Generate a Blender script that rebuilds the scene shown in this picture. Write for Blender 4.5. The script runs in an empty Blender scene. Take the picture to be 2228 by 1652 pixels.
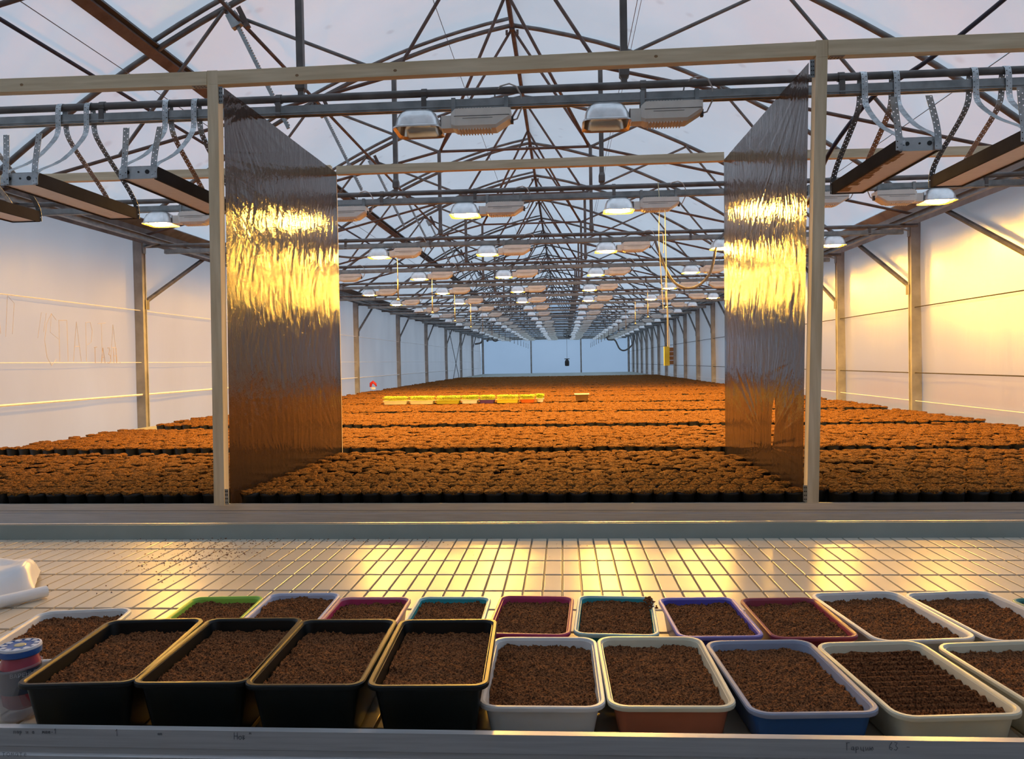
import bpy, math, random
import numpy as np
from mathutils import Vector, Matrix

C = bpy.context.scene.collection
SC = bpy.context.scene
random.seed(7)
rng = np.random.default_rng(7)

# ------------------------------------------------------------------ camera, sky, exposure
CAM_Z = 1.40
cam_d = bpy.data.cameras.new('camera')
cam_d.sensor_width = 36.0
cam_d.lens = 1715.0 / 2228.0 * 36.0
cam_d.clip_start = 0.05
cam_d.clip_end = 300
cam = bpy.data.objects.new('camera', cam_d)
C.objects.link(cam)
R0 = Vector((0.9977307, 0.0651505, -0.0169952))
R1 = Vector((-0.0155460, -0.0226863, -0.9996218))
R2 = Vector((-0.0655114, 0.9976175, -0.0216220))
mw = Matrix((R0, -R1, -R2)).transposed().to_4x4()
mw.translation = Vector((0, 0, CAM_Z))
cam.matrix_world = mw
SC.camera = cam

w = bpy.data.worlds.new('overcast_sky')
SC.world = w
w.use_nodes = True
bg = w.node_tree.nodes['Background']
bg.inputs['Color'].default_value = (0.66, 0.81, 1.0, 1)
bg.inputs['Strength'].default_value = 1.85

SC.view_settings.view_transform = 'Standard'
SC.view_settings.look = 'None'
SC.view_settings.exposure = 0.0
SC.view_settings.gamma = 1.0
SC.view_settings.use_curve_mapping = False
SC.cycles.max_bounces = 7
SC.cycles.diffuse_bounces = 4
SC.cycles.glossy_bounces = 3
SC.cycles.transmission_bounces = 5
SC.cycles.transparent_max_bounces = 8
SC.cycles.sample_clamp_indirect = 4.0
SC.cycles.use_denoising = True

BULB_STRENGTH = 1080.0
BULB_COLOR = (1.0, 0.50, 0.06, 1)

# ------------------------------------------------------------------ general helpers
def link(o, parent=None):
    C.objects.link(o)
    if parent is not None:
        o.parent = parent
    return o

def tag(o, label, cat, group=None):
    o['label'] = label
    o['category'] = cat
    if group:
        o['group'] = group
    return o

def thing(name, label, cat, loc=(0, 0, 0), rz=0.0, group=None):
    o = bpy.data.objects.new(name, None)
    o.empty_display_size = 0.05
    o.location = loc
    o.rotation_euler = (0, 0, rz)
    link(o)
    return tag(o, label, cat, group)

def structure(o):
    o['kind'] = 'structure'
    return o

def dup(root, loc=None, rz=None, label=None, group=None, cat=None):
    r = root.copy()
    C.objects.link(r)
    if loc is not None:
        r.location = loc
    if rz is not None:
        r.rotation_euler = (0, 0, rz)
    if label:
        r['label'] = label
    if group:
        r['group'] = group
    for ch in list(root.children):
        c = ch.copy()
        C.objects.link(c)
        c.parent = r
        for g in list(ch.children):
            d = g.copy()
            C.objects.link(d)
            d.parent = c
    return r

ONES = ['', 'first', 'second', 'third', 'fourth', 'fifth', 'sixth', 'seventh', 'eighth', 'ninth', 'tenth', 'eleventh',
        'twelfth', 'thirteenth', 'fourteenth', 'fifteenth', 'sixteenth', 'seventeenth', 'eighteenth', 'nineteenth']
TENS = {20: 'twentieth', 30: 'thirtieth', 40: 'fortieth', 50: 'fiftieth', 60: 'sixtieth'}
TENP = {20: 'twenty', 30: 'thirty', 40: 'forty', 50: 'fifty', 60: 'sixty'}
def nth(n):
    if n < 20:
        return ONES[n]
    t, r = n // 10 * 10, n % 10
    return TENS[t] if r == 0 else TENP[t] + '-' + ONES[r]

class MB:
    """collects vertices and faces in plain lists"""
    def __init__(self):
        self.v, self.f, self.uv = [], [], {}
    def quad(self, a, b, c, d):
        self.f.append((a, b, c, d))
    def box(self, c, s, rot=None):
        n = len(self.v)
        for dx in (-.5, .5):
            for dy in (-.5, .5):
                for dz in (-.5, .5):
                    p = Vector((dx * s[0], dy * s[1], dz * s[2]))
                    if rot is not None:
                        p = rot @ p
                    self.v.append((c[0] + p.x, c[1] + p.y, c[2] + p.z))
        for q in ((0, 1, 3, 2), (4, 6, 7, 5), (0, 4, 5, 1), (2, 3, 7, 6), (0, 2, 6, 4), (1, 5, 7, 3)):
            self.f.append(tuple(n + i for i in q))
        return self
    def beam(self, a, b, wx, wz, up=(0, 0, 1)):
        """rectangular bar from a to b"""
        a, b = Vector(a), Vector(b)
        d = (b - a)
        L = d.length
        d.normalize()
        x = d.cross(Vector(up))
        if x.length < 1e-4:
            x = d.cross(Vector((0, 1, 0)))
        x.normalize()
        z = x.cross(d)
        R = Matrix((x, d, z)).transposed()
        return self.box((a + b) / 2, (wx, L, wz), R)
    def tube(self, pts, r, n=8, caps=True, close=False):
        pts = [Vector(p) for p in pts]
        base = len(self.v)
        up = None
        m = len(pts)
        for i, p in enumerate(pts):
            t = pts[min(i + 1, m - 1)] - pts[max(i - 1, 0)]
            t.normalize()
            if up is None:
                up = Vector((0, 0, 1)) if abs(t.z) < .9 else Vector((0, 1, 0))
            x = t.cross(up)
            x.normalize()
            up = x.cross(t)
            up.normalize()
            rr = r[i] if isinstance(r, (list, tuple)) else r
            for k in range(n):
                a = 2 * math.pi * k / n
                q = p + x * (rr * math.cos(a)) + up * (rr * math.sin(a))
                self.v.append(tuple(q))
        for i in range(m - 1):
            for k in range(n):
                a = base + i * n + k
                b = base + i * n + (k + 1) % n
                self.f.append((a, b, b + n, a + n))
        if caps:
            self.f.append(tuple(base + k for k in range(n))[::-1])
            self.f.append(tuple(base + (m - 1) * n + k for k in range(n)))
        return self
    def loops(self, rings, cap0=True, cap1=True, closed=True):
        """skin a list of equal rings of points"""
        base = len(self.v)
        n = len(rings[0])
        for rg in rings:
            self.v.extend(tuple(p) for p in rg)
        for i in range(len(rings) - 1):
            for k in range(n if closed else n - 1):
                a = base + i * n + k
                b = base + i * n + (k + 1) % n
                self.f.append((a, b, b + n, a + n))
        if cap0:
            self.f.append(tuple(base + k for k in range(n))[::-1])
        if cap1:
            self.f.append(tuple(base + (len(rings) - 1) * n + k for k in range(n)))
        return self
    def lathe(self, prof, n=20, c=(0, 0, 0), cap0=True, cap1=True):
        rings = []
        for r, z in prof:
            rings.append([(c[0] + r * math.cos(2 * math.pi * k / n), c[1] + r * math.sin(2 * math.pi * k / n), c[2] + z) for k in range(n)])
        return self.loops(rings, cap0, cap1)
    def mesh(self, name, m, off=(0, 0, 0), smooth=False):
        me = bpy.data.meshes.new(name)
        ox, oy, oz = off
        me.from_pydata([(x - ox, y - oy, z - oz) for x, y, z in self.v], [], self.f)
        if m is not None:
            me.materials.append(m)
        if smooth:
            me.polygons.foreach_set('use_smooth', [True] * len(me.polygons))
        me.update()
        return me
    def build(self, name, m, parent=None, off=(0, 0, 0), smooth=False, angle=None):
        me = self.mesh(name, m, off, smooth)
        if angle is not None:
            me.polygons.foreach_set('use_smooth', [True] * len(me.polygons))
            me.set_sharp_from_angle(angle=math.radians(angle))
        o = bpy.data.objects.new(name, me)
        return link(o, parent)

def np_mesh(name, verts, faces, m, smooth=False):
    """verts (n,3), faces (m,k) numpy -> mesh, fast"""
    me = bpy.data.meshes.new(name)
    verts = np.asarray(verts, np.float32)
    faces = np.asarray(faces, np.int32)
    nf, k = faces.shape
    me.vertices.add(len(verts))
    me.vertices.foreach_set('co', verts.ravel())
    me.loops.add(nf * k)
    me.loops.foreach_set('vertex_index', faces.ravel())
    me.polygons.add(nf)
    me.polygons.foreach_set('loop_start', np.arange(nf, dtype=np.int32) * k)
    me.polygons.foreach_set('loop_total', np.full(nf, k, np.int32))
    if smooth:
        me.polygons.foreach_set('use_smooth', np.ones(nf, bool))
    me.materials.append(m)
    me.update(calc_edges=True)
    me.validate()
    return me

def vnoise(x, y, seed=0):
    """smooth value noise, numpy"""
    x = np.asarray(x, float); y = np.asarray(y, float)
    xi = np.floor(x).astype(np.int64); yi = np.floor(y).astype(np.int64)
    fx = x - xi; fy = y - yi
    fx = fx * fx * (3 - 2 * fx); fy = fy * fy * (3 - 2 * fy)
    def h(a, b):
        n = (a * 374761393 + b * 668265263 + seed * 1442695041) & 0xFFFFFFFF
        n = ((n ^ (n >> 13)) * 1274126177) & 0xFFFFFFFF
        return ((n ^ (n >> 16)) & 0xFFFF) / 65535.0
    return (h(xi, yi) * (1 - fx) + h(xi + 1, yi) * fx) * (1 - fy) + (h(xi, yi + 1) * (1 - fx) + h(xi + 1, yi + 1) * fx) * fy

def fbm(x, y, seed=0, oct=3):
    s = 0; a = .5
    for k in range(oct):
        s = s + a * vnoise(np.asarray(x) * 2 ** k, np.asarray(y) * 2 ** k, seed + k)
        a *= .5
    return s

# ------------------------------------------------------------------ materials
def new_mat(name):
    m = bpy.data.materials.new(name)
    m.use_nodes = True
    nt = m.node_tree
    nt.nodes.clear()
    out = nt.nodes.new('ShaderNodeOutputMaterial')
    return m, nt, out

def noise_color(nt, c1, c2, scale, detail=3, lo=.35, hi=.65, coord='Object', stretch=None):
    tc = nt.nodes.new('ShaderNodeTexCoord')
    src = tc.outputs[coord]
    if stretch:
        mp = nt.nodes.new('ShaderNodeMapping')
        mp.inputs['Scale'].default_value = stretch
        nt.links.new(src, mp.inputs['Vector'])
        src = mp.outputs['Vector']
    nz = nt.nodes.new('ShaderNodeTexNoise')
    nz.inputs['Scale'].default_value = scale
    nz.inputs['Detail'].default_value = detail
    nt.links.new(src, nz.inputs['Vector'])
    rp = nt.nodes.new('ShaderNodeValToRGB')
    rp.color_ramp.elements[0].position = lo
    rp.color_ramp.elements[1].position = hi
    rp.color_ramp.elements[0].color = (*c1, 1)
    rp.color_ramp.elements[1].color = (*c2, 1)
    nt.links.new(nz.outputs['Fac'], rp.inputs['Fac'])
    return rp.outputs['Color'], nz.outputs['Fac'], src

def mat(name, c1, c2=None, rough=.5, metal=0.0, scale=20, bump=0.0, bscale=None, spec=.5, stretch=None, lo=.35, hi=.65, detail=3, coord='Object'):
    m, nt, out = new_mat(name)
    p = nt.nodes.new('ShaderNodeBsdfPrincipled')
    p.inputs['Roughness'].default_value = rough
    p.inputs['Metallic'].default_value = metal
    p.inputs['Specular IOR Level'].default_value = spec
    nt.links.new(p.outputs[0], out.inputs['Surface'])
    c2 = c2 or tuple(min(1, x * 1.18) for x in c1)
    col, fac, src = noise_color(nt, c1, c2, scale, detail, lo, hi, coord, stretch)
    nt.links.new(col, p.inputs['Base Color'])
    if bump:
        nz = nt.nodes.new('ShaderNodeTexNoise')
        nz.inputs['Scale'].default_value = bscale or scale * 4
        nz.inputs['Detail'].default_value = 4
        nt.links.new(src, nz.inputs['Vector'])
        b = nt.nodes.new('ShaderNodeBump')
        b.inputs['Strength'].default_value = bump
        b.inputs['Distance'].default_value = .004
        nt.links.new(nz.outputs['Fac'], b.inputs['Height'])
        nt.links.new(b.outputs['Normal'], p.inputs['Normal'])
    return m

def film_mat(name, c1, c2, trans=.55, dcol=None, gloss=.10, rough=.18, scale=.7, stretch=None, bump=.25, bscale=2.2, bstretch=(1, 1, 1), spots=True):
    """milky greenhouse film: scatters the daylight that falls on its outer face"""
    m, nt, out = new_mat(name)
    col, fac, src = noise_color(nt, c1, c2, scale, 4, .3, .7, 'Object', stretch)
    if spots:
        tc = nt.nodes.new('ShaderNodeTexCoord')
        vo = nt.nodes.new('ShaderNodeTexVoronoi')
        vo.inputs['Scale'].default_value = 3.3
        nt.links.new(tc.outputs['Object'], vo.inputs['Vector'])
        r2 = nt.nodes.new('ShaderNodeValToRGB')
        r2.color_ramp.elements[0].position = .07
        r2.color_ramp.elements[0].color = (.84, .82, .82, 1)
        r2.color_ramp.elements[1].position = .16
        r2.color_ramp.elements[1].color = (1, 1, 1, 1)
        nt.links.new(vo.outputs['Distance'], r2.inputs['Fac'])
        mx = nt.nodes.new('ShaderNodeMixRGB')
        mx.blend_type = 'MULTIPLY'
        mx.inputs['Fac'].default_value = 1
        nt.links.new(col, mx.inputs['Color1'])
        nt.links.new(r2.outputs['Color'], mx.inputs['Color2'])
        col = mx.outputs['Color']
    tc2 = nt.nodes.new('ShaderNodeTexCoord')
    mp = nt.nodes.new('ShaderNodeMapping')
    mp.inputs['Scale'].default_value = bstretch
    nt.links.new(tc2.outputs['Object'], mp.inputs['Vector'])
    nz = nt.nodes.new('ShaderNodeTexNoise')
    nz.inputs['Scale'].default_value = bscale
    nz.inputs['Detail'].default_value = 5
    nt.links.new(mp.outputs['Vector'], nz.inputs['Vector'])
    b = nt.nodes.new('ShaderNodeBump')
    b.inputs['Strength'].default_value = bump
    b.inputs['Distance'].default_value = .05
    nt.links.new(nz.outputs['Fac'], b.inputs['Height'])
    di = nt.nodes.new('ShaderNodeBsdfDiffuse')
    tr = nt.nodes.new('ShaderNodeBsdfTranslucent')
    gl = nt.nodes.new('ShaderNodeBsdfGlossy')
    gl.inputs['Roughness'].default_value = rough
    if dcol:
        di.inputs['Color'].default_value = (*dcol, 1)
    else:
        nt.links.new(col, di.inputs['Color'])
    nt.links.new(col, tr.inputs['Color'])
    for n in (di, gl):
        nt.links.new(b.outputs['Normal'], n.inputs['Normal'])
    m1 = nt.nodes.new('ShaderNodeMixShader')
    m1.inputs['Fac'].default_value = trans
    nt.links.new(di.outputs[0], m1.inputs[1])
    nt.links.new(tr.outputs[0], m1.inputs[2])
    lw = nt.nodes.new('ShaderNodeFresnel')
    lw.inputs['IOR'].default_value = 1.38
    ml = nt.nodes.new('ShaderNodeMath')
    ml.operation = 'MULTIPLY'
    ml.inputs[1].default_value = gloss * 10
    nt.links.new(lw.outputs[0], ml.inputs[0])
    m2 = nt.nodes.new('ShaderNodeMixShader')
    nt.links.new(ml.outputs[0], m2.inputs['Fac'])
    nt.links.new(m1.outputs[0], m2.inputs[1])
    nt.links.new(gl.outputs[0], m2.inputs[2])
    nt.links.new(m2.outputs[0], out.inputs['Surface'])
    return m

def black_film_mat():
    m, nt, out = new_mat('black_plastic_film')
    p = nt.nodes.new('ShaderNodeBsdfPrincipled')
    p.inputs['Base Color'].default_value = (.012, .011, .011, 1)
    p.inputs['Roughness'].default_value = .10
    p.inputs['IOR'].default_value = 1.48
    tc = nt.nodes.new('ShaderNodeTexCoord')
    hs = []
    for sc, st, a in ((14, (1, 1, .16), .5), (60, (1, 1, .35), .35), (170, (1, 1, .6), .15)):
        mp = nt.nodes.new('ShaderNodeMapping')
        mp.inputs['Scale'].default_value = st
        mp.inputs['Rotation'].default_value = (.25, 0, 0)
        nt.links.new(tc.outputs['Object'], mp.inputs['Vector'])
        nz = nt.nodes.new('ShaderNodeTexNoise')
        nz.inputs['Scale'].default_value = sc
        nz.inputs['Detail'].default_value = 3
        nt.links.new(mp.outputs['Vector'], nz.inputs['Vector'])
        mu = nt.nodes.new('ShaderNodeMath'); mu.operation = 'MULTIPLY'; mu.inputs[1].default_value = a
        nt.links.new(nz.outputs['Fac'], mu.inputs[0])
        hs.append(mu.outputs[0])
    ad = nt.nodes.new('ShaderNodeMath'); ad.operation = 'ADD'
    nt.links.new(hs[0], ad.inputs[0]); nt.links.new(hs[1], ad.inputs[1])
    ad2 = nt.nodes.new('ShaderNodeMath'); ad2.operation = 'ADD'
    nt.links.new(ad.outputs[0], ad2.inputs[0]); nt.links.new(hs[2], ad2.inputs[1])
    b = nt.nodes.new('ShaderNodeBump')
    b.inputs['Strength'].default_value = .60
    b.inputs['Distance'].default_value = .006
    nt.links.new(ad2.outputs[0], b.inputs['Height'])
    nt.links.new(b.outputs['Normal'], p.inputs['Normal'])
    tr = nt.nodes.new('ShaderNodeBsdfTranslucent')
    tr.inputs['Color'].default_value = (.034, .017, .009, 1)
    ad3 = nt.nodes.new('ShaderNodeAddShader')
    nt.links.new(p.outputs[0], ad3.inputs[0])
    nt.links.new(tr.outputs[0], ad3.inputs[1])
    nt.links.new(ad3.outputs[0], out.inputs['Surface'])
    return m

def strap_mat():
    """galvanised band with two rows of punched holes (real see-through holes)"""
    m, nt, out = new_mat('perforated_galvanised_band')
    p = nt.nodes.new('ShaderNodeBsdfPrincipled')
    p.inputs['Metallic'].default_value = .75
    p.inputs['Roughness'].default_value = .38
    col, fac, src = noise_color(nt, (.40, .43, .45), (.60, .63, .65), 25)
    nt.links.new(col, p.inputs['Base Color'])
    uv = nt.nodes.new('ShaderNodeUVMap')
    sep = nt.nodes.new('ShaderNodeSeparateXYZ')
    nt.links.new(uv.outputs['UV'], sep.inputs[0])
    def math_node(op, a, b=None):
        n = nt.nodes.new('ShaderNodeMath'); n.operation = op
        for i, x in enumerate((a, b)):
            if x is None:
                continue
            if isinstance(x, (int, float)):
                n.inputs[i].default_value = x
            else:
                nt.links.new(x, n.inputs[i])
        return n.outputs[0]
    # u across in metres from centre, v along in metres; two staggered rows of holes
    side = math_node('GREATER_THAN', sep.outputs['X'], 0.0)
    du = math_node('SUBTRACT', math_node('ABSOLUTE', sep.outputs['X']), .0066)
    v = math_node('ADD', sep.outputs['Y'], math_node('MULTIPLY', side, .011))
    dv = math_node('SUBTRACT', math_node('MODULO', v, .022), .011)
    r2 = math_node('ADD', math_node('MULTIPLY', du, du), math_node('MULTIPLY', dv, dv))
    hole = math_node('LESS_THAN', r2, .0024 ** 2)
    tr = nt.nodes.new('ShaderNodeBsdfTransparent')
    mx = nt.nodes.new('ShaderNodeMixShader')
    nt.links.new(hole, mx.inputs['Fac'])
    nt.links.new(p.outputs[0], mx.inputs[1])
    nt.links.new(tr.outputs[0], mx.inputs[2])
    nt.links.new(mx.outputs[0], out.inputs['Surface'])
    return m

def emit_mat(name, col, s):
    m, nt, out = new_mat(name)
    e = nt.nodes.new('ShaderNodeEmission')
    e.inputs['Color'].default_value = col
    e.inputs['Strength'].default_value = s
    nt.links.new(e.outputs[0], out.inputs['Surface'])
    return m

def clear_mat(name, tint=(.9, .9, .92), alpha=.25):
    m, nt, out = new_mat(name)
    p = nt.nodes.new('ShaderNodeBsdfPrincipled')
    p.inputs['Base Color'].default_value = (*tint, 1)
    p.inputs['Roughness'].default_value = .12
    t = nt.nodes.new('ShaderNodeBsdfTransparent')
    t.inputs['Color'].default_value = (.95, .95, .97, 1)
    mx = nt.nodes.new('ShaderNodeMixShader')
    mx.inputs['Fac'].default_value = alpha
    nt.links.new(t.outputs[0], mx.inputs[1])
    nt.links.new(p.outputs[0], mx.inputs[2])
    nt.links.new(mx.outputs[0], out.inputs['Surface'])
    return m

def soil_mat(name, c1, c2, scale=260):
    m, nt, out = new_mat(name)
    p = nt.nodes.new('ShaderNodeBsdfPrincipled')
    p.inputs['Roughness'].default_value = .95
    p.inputs['Specular IOR Level'].default_value = .15
    col, fac, src = noise_color(nt, c1, c2, scale, 4, .36, .66)
    nt.links.new(col, p.inputs['Base Color'])
    nz = nt.nodes.new('ShaderNodeTexNoise')
    nz.inputs['Scale'].default_value = scale * .6
    nz.inputs['Detail'].default_value = 5
    nt.links.new(src, nz.inputs['Vector'])
    b = nt.nodes.new('ShaderNodeBump')
    b.inputs['Strength'].default_value = .9
    b.inputs['Distance'].default_value = .006
    nt.links.new(nz.outputs['Fac'], b.inputs['Height'])
    nt.links.new(b.outputs['Normal'], p.inputs['Normal'])
    nt.links.new(p.outputs[0], out.inputs['Surface'])
    return m

M = {}
M['roof'] = film_mat('roof_film', (.80, .80, .80), (.90, .90, .90), trans=.62, dcol=(.36, .39, .43), gloss=.04, scale=.8, bump=.2, bscale=1.6)
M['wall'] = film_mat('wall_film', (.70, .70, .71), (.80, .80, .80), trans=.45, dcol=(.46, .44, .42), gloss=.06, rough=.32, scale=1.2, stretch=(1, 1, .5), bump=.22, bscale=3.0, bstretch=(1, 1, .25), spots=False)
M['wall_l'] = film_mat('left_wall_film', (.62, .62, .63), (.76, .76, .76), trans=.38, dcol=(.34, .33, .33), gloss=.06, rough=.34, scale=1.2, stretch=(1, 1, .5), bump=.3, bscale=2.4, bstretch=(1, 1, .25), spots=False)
M['far_wall'] = film_mat('far_wall_sheet', (.50, .62, .74), (.56, .68, .80), trans=.50, dcol=(.3, .34, .38), gloss=.04, rough=.35, scale=.5, bump=.05, spots=False)
M['daylight_dimmer'] = film_mat('added_daylight_dimmer', (.62, .64, .66), (.68, .70, .72), trans=.27, gloss=.02, rough=.5, scale=.5, bump=.05, spots=False)  # dim sheet added out of view to hold back daylight
M['seam'] = mat('film_seam', (.80, .80, .80), (.9, .9, .9), .5)
M['steel'] = mat('weathered_galvanised_pipe', (.10, .092, .088), (.17, .16, .155), .5, .25, 9, stretch=(1, 1, 1), bump=.08)
M['rust'] = mat('brown_primed_pipe', (.085, .052, .042), (.14, .095, .08), .6, .1, 9)
M['galv'] = mat('galvanised_channel', (.22, .24, .245), (.34, .36, .37), .42, .6, 14)
M['post'] = mat('galvanised_post', (.24, .235, .225), (.36, .35, .34), .5, .3, 6, bump=.05)
M['wood'] = mat('pine_batten', (.62, .51, .33), (.78, .67, .48), .72, 0, 5, stretch=(9, 9, .7), bump=.12, bscale=60)
M['wood_h'] = mat('pine_batten_lengthwise', (.62, .51, .33), (.78, .67, .48), .72, 0, 5, stretch=(.7, 9, 9), bump=.12, bscale=60)
M['knot'] = mat('pine_knot', (.22, .13, .06), (.32, .2, .1), .8, 0, 90)
M['black_film'] = black_film_mat()
M['band'] = strap_mat()
M['alu'] = mat('aluminium_bench_rail', (.58, .58, .59), (.68, .68, .69), .30, .5, 8, stretch=(1, 12, 30), bump=.03)
M['alu_dark'] = mat('aluminium_rail_groove', (.34, .34, .35), (.42, .42, .43), .5, .5, 10)
M['liner'] = mat('bench_liner_plastic', (.26, .29, .25), (.31, .34, .30), .38, 0, 5)
M['pad'] = mat('bench_pad_plastic', (.58, .50, .385), (.65, .57, .45), .27, 0, 3, spec=.55, bump=.02)
M['groove_shade'] = mat('bench_plastic_shaded', (.20, .19, .17), (.27, .26, .24), .4, 0, 5)  # tray plastic darkened to paint in the shade between the pads
M['bench_far'] = mat('bare_bench_plastic', (.30, .34, .31), (.36, .40, .36), .5, 0, 2)
M['soil'] = soil_mat('potting_soil', (.040, .0140, .005), (.37, .145, .054), 330)
M['coir'] = soil_mat('pot_soil', (.036, .0125, .0025), (.265, .108, .018), 150)
M['pot'] = mat('black_pot_plastic', (.010, .010, .011), (.02, .02, .022), .45, 0, 30)
M['black_tray'] = mat('black_tray_plastic', (.004, .0055, .0055), (.007, .009, .009), .36, 0, 20, spec=.45)
M['concrete'] = mat('concrete_floor', (.17, .17, .165), (.26, .26, .25), .85, 0, 3)
M['outside'] = mat('outside_ground', (.30, .31, .33), (.42, .43, .45), .9, 0, .4)
M['back_wall'] = mat('rear_partition', (.26, .28, .31), (.32, .34, .37), .7, 0, 2)
M['lamp_grey'] = mat('lamp_housing_plastic', (.70, .69, .65), (.78, .77, .73), .5, 0, 12)
M['lamp_seam'] = mat('lamp_housing_seam', (.05, .05, .05), None, .6)
M['reflector'] = mat('spun_aluminium', (.72, .74, .75), (.86, .87, .88), .3, .7, 25, bump=.05)
M['reflector_in'] = mat('polished_aluminium', (.80, .72, .60), (.88, .80, .68), .22, .95, 25)
M['bulb'] = emit_mat('sodium_bulb_lit', BULB_COLOR, BULB_STRENGTH)
M['bulb_off'] = mat('bulb_glass_unlit', (.55, .52, .46), (.6, .57, .5), .15)
M['cable'] = mat('grey_cable', (.42, .39, .37), (.5, .47, .45), .5)
M['cable_dark'] = mat('dark_cable', (.03, .025, .04), (.05, .04, .06), .5)
M['wire'] = mat('thin_wire', (.10, .10, .11), None, .5)
M['cord_yellow'] = mat('pale_cord', (.74, .66, .40), None, .7)
M['panel_side'] = mat('panel_lamp_housing', (.040, .034, .032), (.055, .048, .046), .8, 0, 8, spec=.15)
M['panel_end'] = mat('panel_lamp_end', (.45, .48, .50), (.55, .58, .60), .4, .6, 20)
M['panel_white'] = mat('panel_lamp_diffuser', (.88, .86, .83), (.93, .91, .89), .45, 0, 30)
M['stain'] = mat('brown_stain', (.22, .12, .04), (.36, .2, .08), .7, 0, 60)
M['black'] = mat('black_rubber', (.012, .012, .013), None, .5)
M['white_plastic'] = mat('white_plastic', (.78, .77, .75), (.84, .83, .81), .4)
M['sheet_white'] = mat('white_polythene', (.80, .79, .80), (.88, .87, .88), .28, 0, 3, bump=.15, bscale=14)
M['yellow'] = mat('yellow_card', (.82, .70, .05), (.9, .78, .08), .5)
M['brown'] = mat('brown_card', (.22, .12, .05), (.3, .17, .07), .6)
M['red'] = mat('red_plastic', (.62, .03, .02), None, .4)
M['pink_jam'] = mat('red_jar_contents', (.48, .08, .12), (.6, .12, .17), .25, 0, 20)
M['lid_blue'] = mat('blue_printed_lid', (.03, .10, .36), (.06, .17, .48), .3, .2, 40)
M['lid_white'] = mat('white_lid_print', (.72, .72, .78), (.8, .8, .86), .35, 0, 60)
M['lid_gold'] = mat('gold_lid_print', (.60, .48, .22), (.7, .6, .35), .35, 0, 60)
M['label_dark'] = mat('dark_jar_label', (.05, .06, .10), (.09, .10, .14), .5)
M['clear'] = clear_mat('clear_cup_plastic')
M['ink'] = mat('faint_ink', (.06, .065, .09), None, .8)
M['graffiti'] = mat('finger_marks_on_film', (.56, .50, .48), (.62, .56, .54), .7)
M['graffiti_dark'] = mat('darker_finger_marks', (.44, .37, .34), (.5, .42, .39), .7)
M['leaf'] = mat('seedling_leaf', (.62, .78, .06), (.72, .86, .12), .5, 0, 60)

# =================================================================== the house
XL, XR, XC = -4.07, 3.28, -0.43
PITCH = 1.985
ROW0 = 3.45
NROW = 19
YB, YE = -2.2, 39.25
YSPLIT = 2.75   # film roof starts here; to dim daylight, the unseen front has an added lining
EAVE = 2.755
HALF_L, HALF_R = XC - XL, XR - XC

def roof_z(u):
    u = abs(u)
    return CAM_Z + 3.15 - .174 * u - .0847 * u * u

# floor and outside ground
MB().box(((XL + XR) / 2, (YB + YE) / 2, -.05), (XR - XL, YE - YB, .1)).build('floor', M['concrete'])
structure(bpy.data.objects['floor'])
g = MB().box((0, 18, -.2), (160, 160, .1)).build('outside_ground', M['outside'])
structure(g)

# side and end walls of film, gently uneven
def film_wall(name, pts_fn, nu, nv, m):
    U, V = np.meshgrid(np.linspace(0, 1, nu), np.linspace(0, 1, nv))
    P = pts_fn(U, V)
    idx = np.arange(nu * nv).reshape(nv, nu)
    F = np.stack([idx[:-1, :-1], idx[:-1, 1:], idx[1:, 1:], idx[1:, :-1]], -1).reshape(-1, 4)
    o = bpy.data.objects.new(name, np_mesh(name, P.reshape(-1, 3), F, m, True))
    link(o)
    return structure(o)

def lw(x, s):
    def fn(U, V):
        Y = YB + U * (YE - YB)
        Z = V * EAVE
        d = .012 * np.sin(Y * 3.1 + 2 * np.sin(Z * 1.3)) * (1 - V) + .02 * (fbm(Y * 2.2, Z * .9, 5) - .5)
        return np.stack([np.full_like(Y, x) + s * (.045 + d), Y, Z], -1)
    return fn
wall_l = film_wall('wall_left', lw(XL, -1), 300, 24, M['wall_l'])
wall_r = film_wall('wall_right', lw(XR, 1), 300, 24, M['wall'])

def arch(x, y0, y1, name, m):
    """gable wall under the arch at y"""
    us = np.linspace(-HALF_L - .04, HALF_R + .04, 41)
    mb = MB()
    ring0 = [(XC + u, y0, 0) for u in us]
    ring1 = [(XC + u, y0, roof_z(u) + .02) for u in us]
    mb.loops([ring0, ring1], False, False, closed=False)
    return structure(mb.build(name, m))
arch(0, YE, YE, 'wall_far', M['far_wall'])
arch(0, YB, YB, 'wall_back', M['back_wall'])

# film roof: eave..beam on the left, the raised vent flap, and the whole right slope
BEAM_U = -2.42
def roof_sheet(u0, u1, dz, n=24):
    us = np.linspace(u0, u1, n)
    ys = np.linspace(YSPLIT, YE, 90)
    U, Y = np.meshgrid(us, ys)
    Z = CAM_Z + 3.15 - .174 * np.abs(U) - .0847 * U * U + dz + .025
    sag = -.018 * np.abs(np.sin((Y - ROW0) / PITCH * np.pi)) + .012 * (fbm(U * 3, Y * .8, 3) - .5)
    P = np.stack([XC + U, Y, Z + sag], -1).reshape(-1, 3)
    nv, nu = U.shape
    idx = np.arange(nu * nv).reshape(nv, nu)
    F = np.stack([idx[:-1, :-1], idx[:-1, 1:], idx[1:, 1:], idx[1:, :-1]], -1).reshape(-1, 4)
    return P, F
P1, F1 = roof_sheet(-HALF_L - .06, BEAM_U, 0, 12)
P2, F2 = roof_sheet(0.0, HALF_R + .06, 0, 26)
ceil = bpy.data.objects.new('ceiling', np_mesh('ceiling', np.concatenate([P1, P2]), np.concatenate([F1, F2 + len(P1)]), M['roof'], True))
link(ceil); structure(ceil)
us = np.linspace(-HALF_L - .06, HALF_R + .06, 41)
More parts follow.
